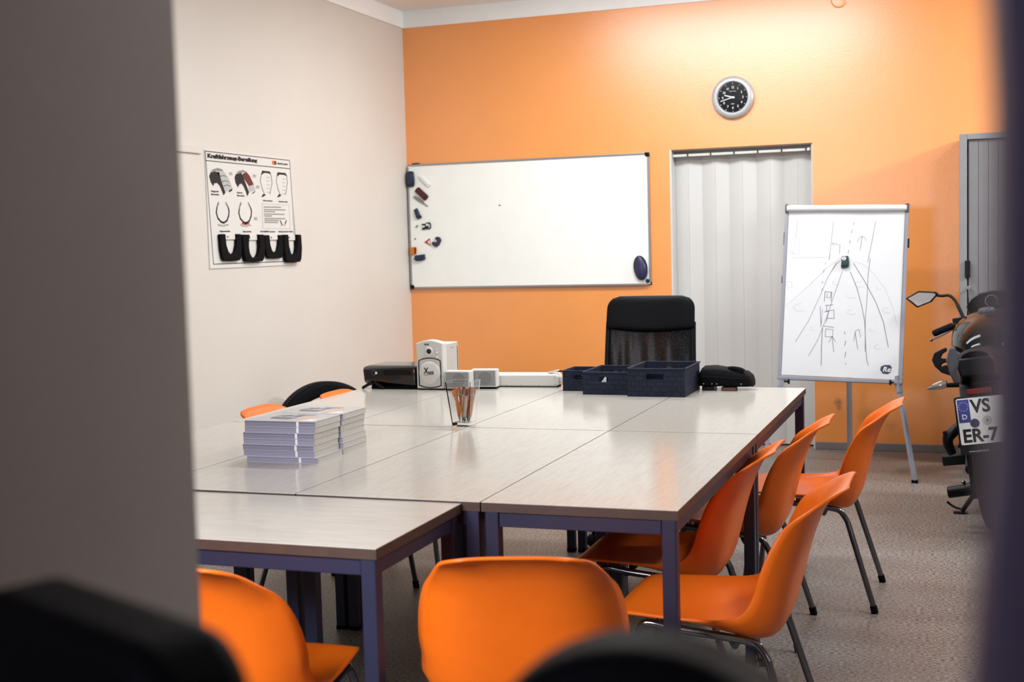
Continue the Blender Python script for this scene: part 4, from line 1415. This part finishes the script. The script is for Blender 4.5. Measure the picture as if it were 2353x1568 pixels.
def satellite(loc, rz, label):
    s_ = thing('satellite_speaker', label, 'speaker', loc, rz, 'small grey satellite speakers')
    MB().box((0, .025, .047), (.118, .048, .078)).build('housing', 'white_plastic', s_, smooth=0, bevel=.004)
    MB().box((0, -.0015, .048), (.106, .006, .066)).build('grille', 'mesh_grille', s_, smooth=0, bevel=.002)
    MB().prism(arc((.008, .048), .029, 0, 350, 36), .0012, plane((0, -.0040, 0), (1, 0, 0), (0, 0, 1))).build('cone', 'cone_grey', s_, smooth=0)
    MB().box((0, .025, .004), (.112, .044, .008)).build('foot', 'black_rubber', s_, smooth=0)


satellite((-2.088, 5.115, ZT), 0, 'small grey satellite speaker beside the white speaker, behind the pen glass')
satellite((-1.994, 5.19, ZT), math.radians(6), 'small grey satellite speaker right of the pen glass, next to the flat white box')

# flat white box with cable
t = thing('white_box', 'long flat white device box lying at the back edge of the tables', 'box', (-1.832, 5.30, ZT), math.radians(3))
MB().loft([[(-.152, -.02, .004), (.140, -.02, .004), (.152, -.02, .014), (.152, -.02, .046), (.140, -.02, .056), (-.152, -.02, .052)], [(-.152, .05, .004), (.140, .05, .004), (.152, .05, .014), (.152, .05, .046), (.140, .05, .060), (-.152, .05, .060)]]).build('housing', 'white_plastic', t, smooth=30, bevel=.005)
MB().bx(-.145, .145, -.015, .045, 0, .005).build('rubber_base', 'black_rubber', t, smooth=0)
b = MB()
for x_, z_ in ((.133, .040), (.133, .012), (.06, .008), (-.02, .008), (-.09, .008)):
    b.cyl((x_, -.0215, z_), (x_, -.019, z_), .0022)
b.build('screws', 'ink_grey', t)
MB().box((.158, .0, .034), (.018, .018, .022)).tube(catmull([(.163, -.004, .036), (.178, -.012, .028), (.180, -.02, .012), (.178, -.025, .003)], 10), .0035, 8).build('plug', 'white_plastic', t, bevel=.003)
MB().box((.120, .01, .066), (.05, .02, .008), Euler((0, math.radians(-14), 0))).build('switch', 'white_plastic', t, bevel=.002)
MB().tube(catmull([(.140, .01, .067), (.165, .01, .068), (.195, .005, .060), (.212, .01, .054)], 12), .003, 8).build('cable', 'black_rubber', t)

# three woven baskets


def basket(x0, x1, y0, y1, h, hole, label, rz=0.0):
    cx_, cy_ = (x0 + x1) / 2, (y0 + y1) / 2
    s_ = thing('woven_basket', label, 'basket', (cx_, cy_, ZT), rz, 'navy woven strap baskets')
    a, c_ = (x1 - x0) / 2, (y1 - y0) / 2
    th = .006
    b_ = MB()
    b_.bx(-a, a, -c_, c_, 0, th)
    b_.bx(-a, -a + th, -c_, c_, th, h).bx(a - th, a, -c_, c_, th, h)
    hx0, hx1, hz0, hz1 = hole
    for yy0, yy1 in ((-c_, -c_ + th), (c_ - th, c_)):
        b_.bx(-a + th, hx0, yy0, yy1, th, h).bx(hx1, a - th, yy0, yy1, th, h).bx(hx0, hx1, yy0, yy1, th, hz0).bx(hx0, hx1, yy0, yy1, hz1, h)
    b_.build('basket_body', 'weave', s_, smooth=0)
    b_ = MB()
    for p, q in (((-a, -c_), (a, -c_)), ((a, -c_), (a, c_)), ((a, c_), (-a, c_)), ((-a, c_), (-a, -c_))):
        b_.box(((p[0] + q[0]) / 2, (p[1] + q[1]) / 2, h), (abs(p[0] - q[0]) + .008, abs(p[1] - q[1]) + .008, .006))
    b_.build('rim', 'weave', s_, smooth=0, bevel=.002)
    return s_


basket(-1.298, -1.062, 5.000, 5.305, .113, (-.040, .032, .068, .094), 'largest navy woven basket, right of the three')
s2 = basket(-1.500, -1.306, 5.046, 5.330, .092, (-.058, .012, .052, .074), 'middle navy woven basket with paper showing through its handle hole')
basket(-1.622, -1.506, 5.160, 5.335, .085, (-.024, .040, .048, .068), 'smallest navy woven basket at the left end of the three')
o = MB().prism([(0, 0), (.05, 0), (.05, .055)], .001, plane((0, 0, 0), (1, 0, 0), (0, .1, 1))).build('paper_note', 'ink_white', loc=(-1.452, 5.12, ZT + .035))
tag(o, 'folded white paper note standing inside the middle navy basket', 'paper')
o.location = (-1.457, 5.075, ZT + .0062)
o.scale = (1, 1, 1.35)

# black soft bag resting on a brown wooden block
t = thing('laptop_bag', 'black soft bag lying beside the large navy basket', 'bag', (-.975, 5.295, ZT + .0142))
rings_ = []
for k, (x_, hh, dd) in enumerate(((-.079, .060, .055), (-.065, .082, .067), (-.02, .086, .070), (.04, .078, .070), (.085, .068, .067), (.115, .062, .060), (.134, .048, .050), (.142, .030, .038))):
    rings_.append([(x_, math.cos(q * PI / 9) * dd, max(.001 * (k % 2), hh * .5 + math.copysign(abs(math.sin(q * PI / 9)) ** .3, math.sin(q * PI / 9)) * hh * .5) + .002 * math.sin(q * 1.7 + k * 2.1)) for q in range(18)])
MB().loft(rings_).build('bag_body', 'black_cloth', t, smooth=60)
MB().tube(catmull([(.045, -.030, .076), (.068, -.045, .078), (.095, -.05, .074), (.11, -.05, .066)], 12), .009, 8).build('handle', 'black_cloth', t)
MB().tube([(-.06, -.071, .046), (.0, -.074, .044), (.06, -.073, .040), (.118, -.060, .034)], .004, 6).build('zip', 'black_rubber', t)
b = MB()
for x_ in (-.055, -.02, .0, .10):
    b.cyl((x_, -.074, .016), (x_, -.066, .016), .002)
b.build('studs', 'alu', t)
o = MB().box((0, 0, .007), (.060, .05, .0138)).box((-.02, 0, .007), (.006, .052, .0139)).build('wooden_block', 'brown_box', smooth=0, bevel=.001, loc=(-.930, 5.262, ZT))
tag(o, 'small brown wooden block under the right end of the black bag', 'block')
o = MB().box((0, 0, .0069), (.05, .08, .0136)).box((0, 0, .0069), (.046, .084, .006)).build('black_case', 'black_plastic', smooth=0, bevel=.002, loc=(-1.020, 5.300, ZT))
tag(o, 'small flat black case under the left end of the black bag', 'case')

# magazines: two piles of seven
MAGH = .0178


def magazine(x, y, z, w_, d_, rz, label, front, top):
    s_ = thing('magazine', label, 'magazine', (x, y, z), rz, 'magazines in the front pile' if front else 'magazines in the rear pile')
    b_ = MB()
    b_.bx(-w_ / 2 + .002, w_ / 2 - .002, -d_ / 2 + .002, d_ / 2 - .002, .0008, MAGH - .0008)
    b_.build('page_block', 'pages', s_, smooth=0)
    b_ = MB()
    b_.m(0).bx(-w_ / 2, w_ / 2, -d_ / 2, d_ / 2, MAGH - .0008, MAGH)
    b_.m(0).bx(-w_ / 2, w_ / 2, -d_ / 2, d_ / 2, 0, .0008)
    b_.m(1).bx(-w_ / 2, w_ / 2, -d_ / 2, -d_ / 2 + .0012, .0008, MAGH - .0008)
    b_.m(2).bx(w_ / 2 - .062, w_ / 2 - .054, -d_ / 2 - .0004, -d_ / 2 + .0004, .0012, MAGH - .0012)
    for zz in (.004, .009):
        b_.m(3).bx(-w_ / 2, w_ / 2 - .064, -d_ / 2 - .0003, -d_ / 2 + .0004, zz, zz + .0009)
        b_.m(3).bx(w_ / 2 - .052, w_ / 2, -d_ / 2 - .0003, -d_ / 2 + .0004, zz, zz + .0009)
    b_.build('cover', ['cover', random.choice(['spine', 'spine', 'spine_b']), 'ink_white', 'ink_light'], s_, smooth=0)
    if top:
        b_ = MB()
        fr = plane((0, 0, MAGH), (1, 0, 0), (0, 1, 0))
        b_.m(0).prism([(-.06, -.035), (.005, -.045), (.02, -.01), (-.07, .0)], .0003, fr)
        for k in range(4):
            b_.m(0 if k % 2 else 2).prism([(-.07 + k * .022, .01), (-.055 + k * .022, .008), (-.045 + k * .022, .045), (-.06 + k * .022, .045)], .0004, fr)
        b_.m(1).prism([(.03, -.06), (.07, -.05), (.07, .03), (.045, .04)], .0003, fr)
        b_.m(3).prism([(.06, -.07), (.10, -.07), (.10, -.03), (.075, -.035)], .0004, fr)
        b_.m(2).prism([(.0, .03), (.05, .04), (.05, .065), (-.02, .065)], .0003, fr)
        b_.build('cover_print', ['cover_dark', 'cover_peach', 'cover_mid', 'ink_white'], s_, smooth=0, recalc=False)
    return s_


fo = [.006, -.006, -.007, -.005, -.004, .001, .003]
names_f = ['bottom magazine of the front pile, sticking out to the right', 'second magazine from the bottom of the front pile', 'third magazine from the bottom of the front pile', 'middle magazine of the front pile',
           'third magazine from the top of the front pile', 'second magazine from the top of the front pile', 'top magazine of the front pile with a printed cover']
names_r = [s_.replace('front pile', 'rear pile').replace(', sticking out to the right', ', shaded grey') for s_ in names_f]
for k in range(7):
    magazine(-1.918 + fo[k], 3.375 + .002 * (k % 2), ZT + k * MAGH, .236, .165, random.uniform(-.01, .01), names_f[k], True, k == 6)
for k in range(7):
    magazine(-1.918 + fo[6 - k] * .7 + .002 * (k % 3), 3.548, ZT + k * MAGH, .236, .165, random.uniform(-.012, .012), names_r[k], False, k == 6)

# pen glass
GX, GY = -1.655, 4.105
t = thing('pen_glass', 'clear square tapered pen glass standing near the table seams', 'glass', (GX, GY, ZT))
b0, t0, GH = .031, .0475, .158
th = .003
sq = lambda h_, z: [(-h_, -h_, z), (h_, -h_, z), (h_, h_, z), (-h_, h_, z)]
b = MB()
b.loft([sq(b0 - .001, 0), sq(b0, .002), sq(b0 + (t0 - b0) * .5, GH * .5), sq(t0, GH), sq(t0 - th, GH), sq(b0 + (t0 - b0) * .5 - th, GH * .5), sq(b0 + .002 - th, .015)])
b.build('cup', 'clear', t, smooth=0)


def make_pen(label, kind):
    s_ = thing('pen', label, 'pen', (0, 0, 0), 0, 'pens in the glass')
    main = {'o': 'pen_orange', 'w': 'white_plastic', 'g': 'pen_clear'}[kind]
    MB().tube([(0, 0, .022), (0, 0, .105)], .0048, 12).build('barrel', main, s_)
    MB().tube([(0, 0, 0), (0, 0, .006), (0, 0, .022)], [.0009, .002, .0045], 12).build('tip', 'alu' if kind != 'w' else 'black_plastic', s_)
    cp = MB().tube([(0, 0, .105), (0, 0, .116), (0, 0, .124), (0, 0, .136)], [.0050, .0052, .0045, .0035], 12).build('cap', {'o': 'pen_orange', 'w': 'black_plastic', 'g': 'brown_box'}[kind], s_)
    MB().box((.0062, 0, .115), (.0012, .003, .032)).build('clip', 'alu', cp)
    MB().tube([(0, 0, .104), (0, 0, .107)], .0054, 12).build('ring', 'pen_clear', s_)
    return s_


pens = [  # base x,y  top x,y  kind label
    (.016, -.014, -.034, -.030, 'o', 'orange pen crossing in front of the others from upper left to lower right'),
    (-.012, -.012, -.026, -.010, 'o', 'orange pen standing along the left wall of the glass'),
    (-.004, .010, -.020, .012, 'o', 'orange pen with dark cap at the back left of the glass'),
    (-.006, .018, -.010, .026, 'o', 'orange pen at the back of the glass next to the dark cap'),
    (-.008, .002, .004, .004, 'w', 'white pen with black cap in the middle of the glass'),
    (-.002, -.012, .016, -.008, 'o', 'orange pen leaning right just beside the white pen'),
    (.004, -.002, .024, .004, 'o', 'orange pen leaning right behind the glass corner edge'),
    (.012, .006, .022, .018, 'g', 'pale brown pen right of the middle of the glass'),
    (.018, .012, .032, .026, 'g', 'pale brown pen near the right back corner of the glass'),
    (.020, -.004, .034, .008, 'o', 'orange pen at the right wall of the glass'),
    (.008, -.018, .026, -.024, 'g', 'pale pen standing low by the front right corner of the glass'),
]
protos = {}
for bx_, by_, tx_, ty_, kind, lab in pens:
    p0 = Vector((GX + bx_ * .85, GY + by_ * .85, ZT + .017))
    p1 = Vector((GX + tx_ * 1.08, GY + ty_ * 1.05, ZT + .150))
    if kind not in protos:
        o = protos[kind] = make_pen(lab, kind)
    else:
        o = dup(protos[kind], p0, 0, lab)
    o.location = p0
    o.scale = (1.15, 1.15, .88)
    o.rotation_euler = (p1 - p0).to_track_quat('Z', 'X').to_euler()

# ------------------------------------------------------------------ black high stools in the doorway, close to the viewer


def stool(loc, rz, label, bw, sy, cr, zt):
    s_ = thing('bar_stool', label, 'stool', loc, rz, 'black bar stools in the doorway')
    # padded back: rounded top
    b_ = MB()
    rr = cr
    prof_ = [(-bw / 2, .92)] + [(p[0], p[1]) for p in arc((-bw / 2 + rr, zt - rr), rr, 180, 90, 10)] + [(p[0], p[1]) for p in arc((bw / 2 - rr, zt - rr), rr, 90, 0, 10)] + [(bw / 2, .92)]
    b_.prism(prof_, .05, plane((0, .025, 0), (1, 0, 0), (0, 0, 1)))
    b_.build('backrest', 'black_leather', s_, smooth=40, bevel=.012, bseg=4)
    MB().lathe([(.001, .72), (.10, .72), (.112, .735), (.112, .765), (.10, .785), (.001, .79)], (0, sy, 0), (0, 0, 1), 32).build('seat', 'black_leather', s_, smooth=50)
    MB().box((0, sy * .25, .86), (.05, .012, .20)).box((0, sy * .5, .725), (.05, abs(sy) , .012)).build('back_support', 'dark_grey', s_, bevel=.002)
    for k in range(4):
        a = PI / 4 + k * PI / 2
        lg = MB().tube([(.07 * math.cos(a), sy + .07 * math.sin(a), .72), (.11 * math.cos(a), sy + .11 * math.sin(a), .004)], .012, 10).build('leg', 'dark_grey', s_)
    MB().tube([(.097 * math.cos(2 * PI * k / 24), sy + .097 * math.sin(2 * PI * k / 24), .26) for k in range(25)], .008, 8).build('foot_ring', 'dark_grey', s_)
    return s_


stool((-.127, .512, 0), 0, 'blurred black rounded stool back in the bottom centre foreground', .165, .17, .080, 1.1975)
stool((-.376, .474, 0), math.radians(-24), 'blurred black stool back in the lower left foreground before the grey wall', .190, -.14, .034, 1.2045)
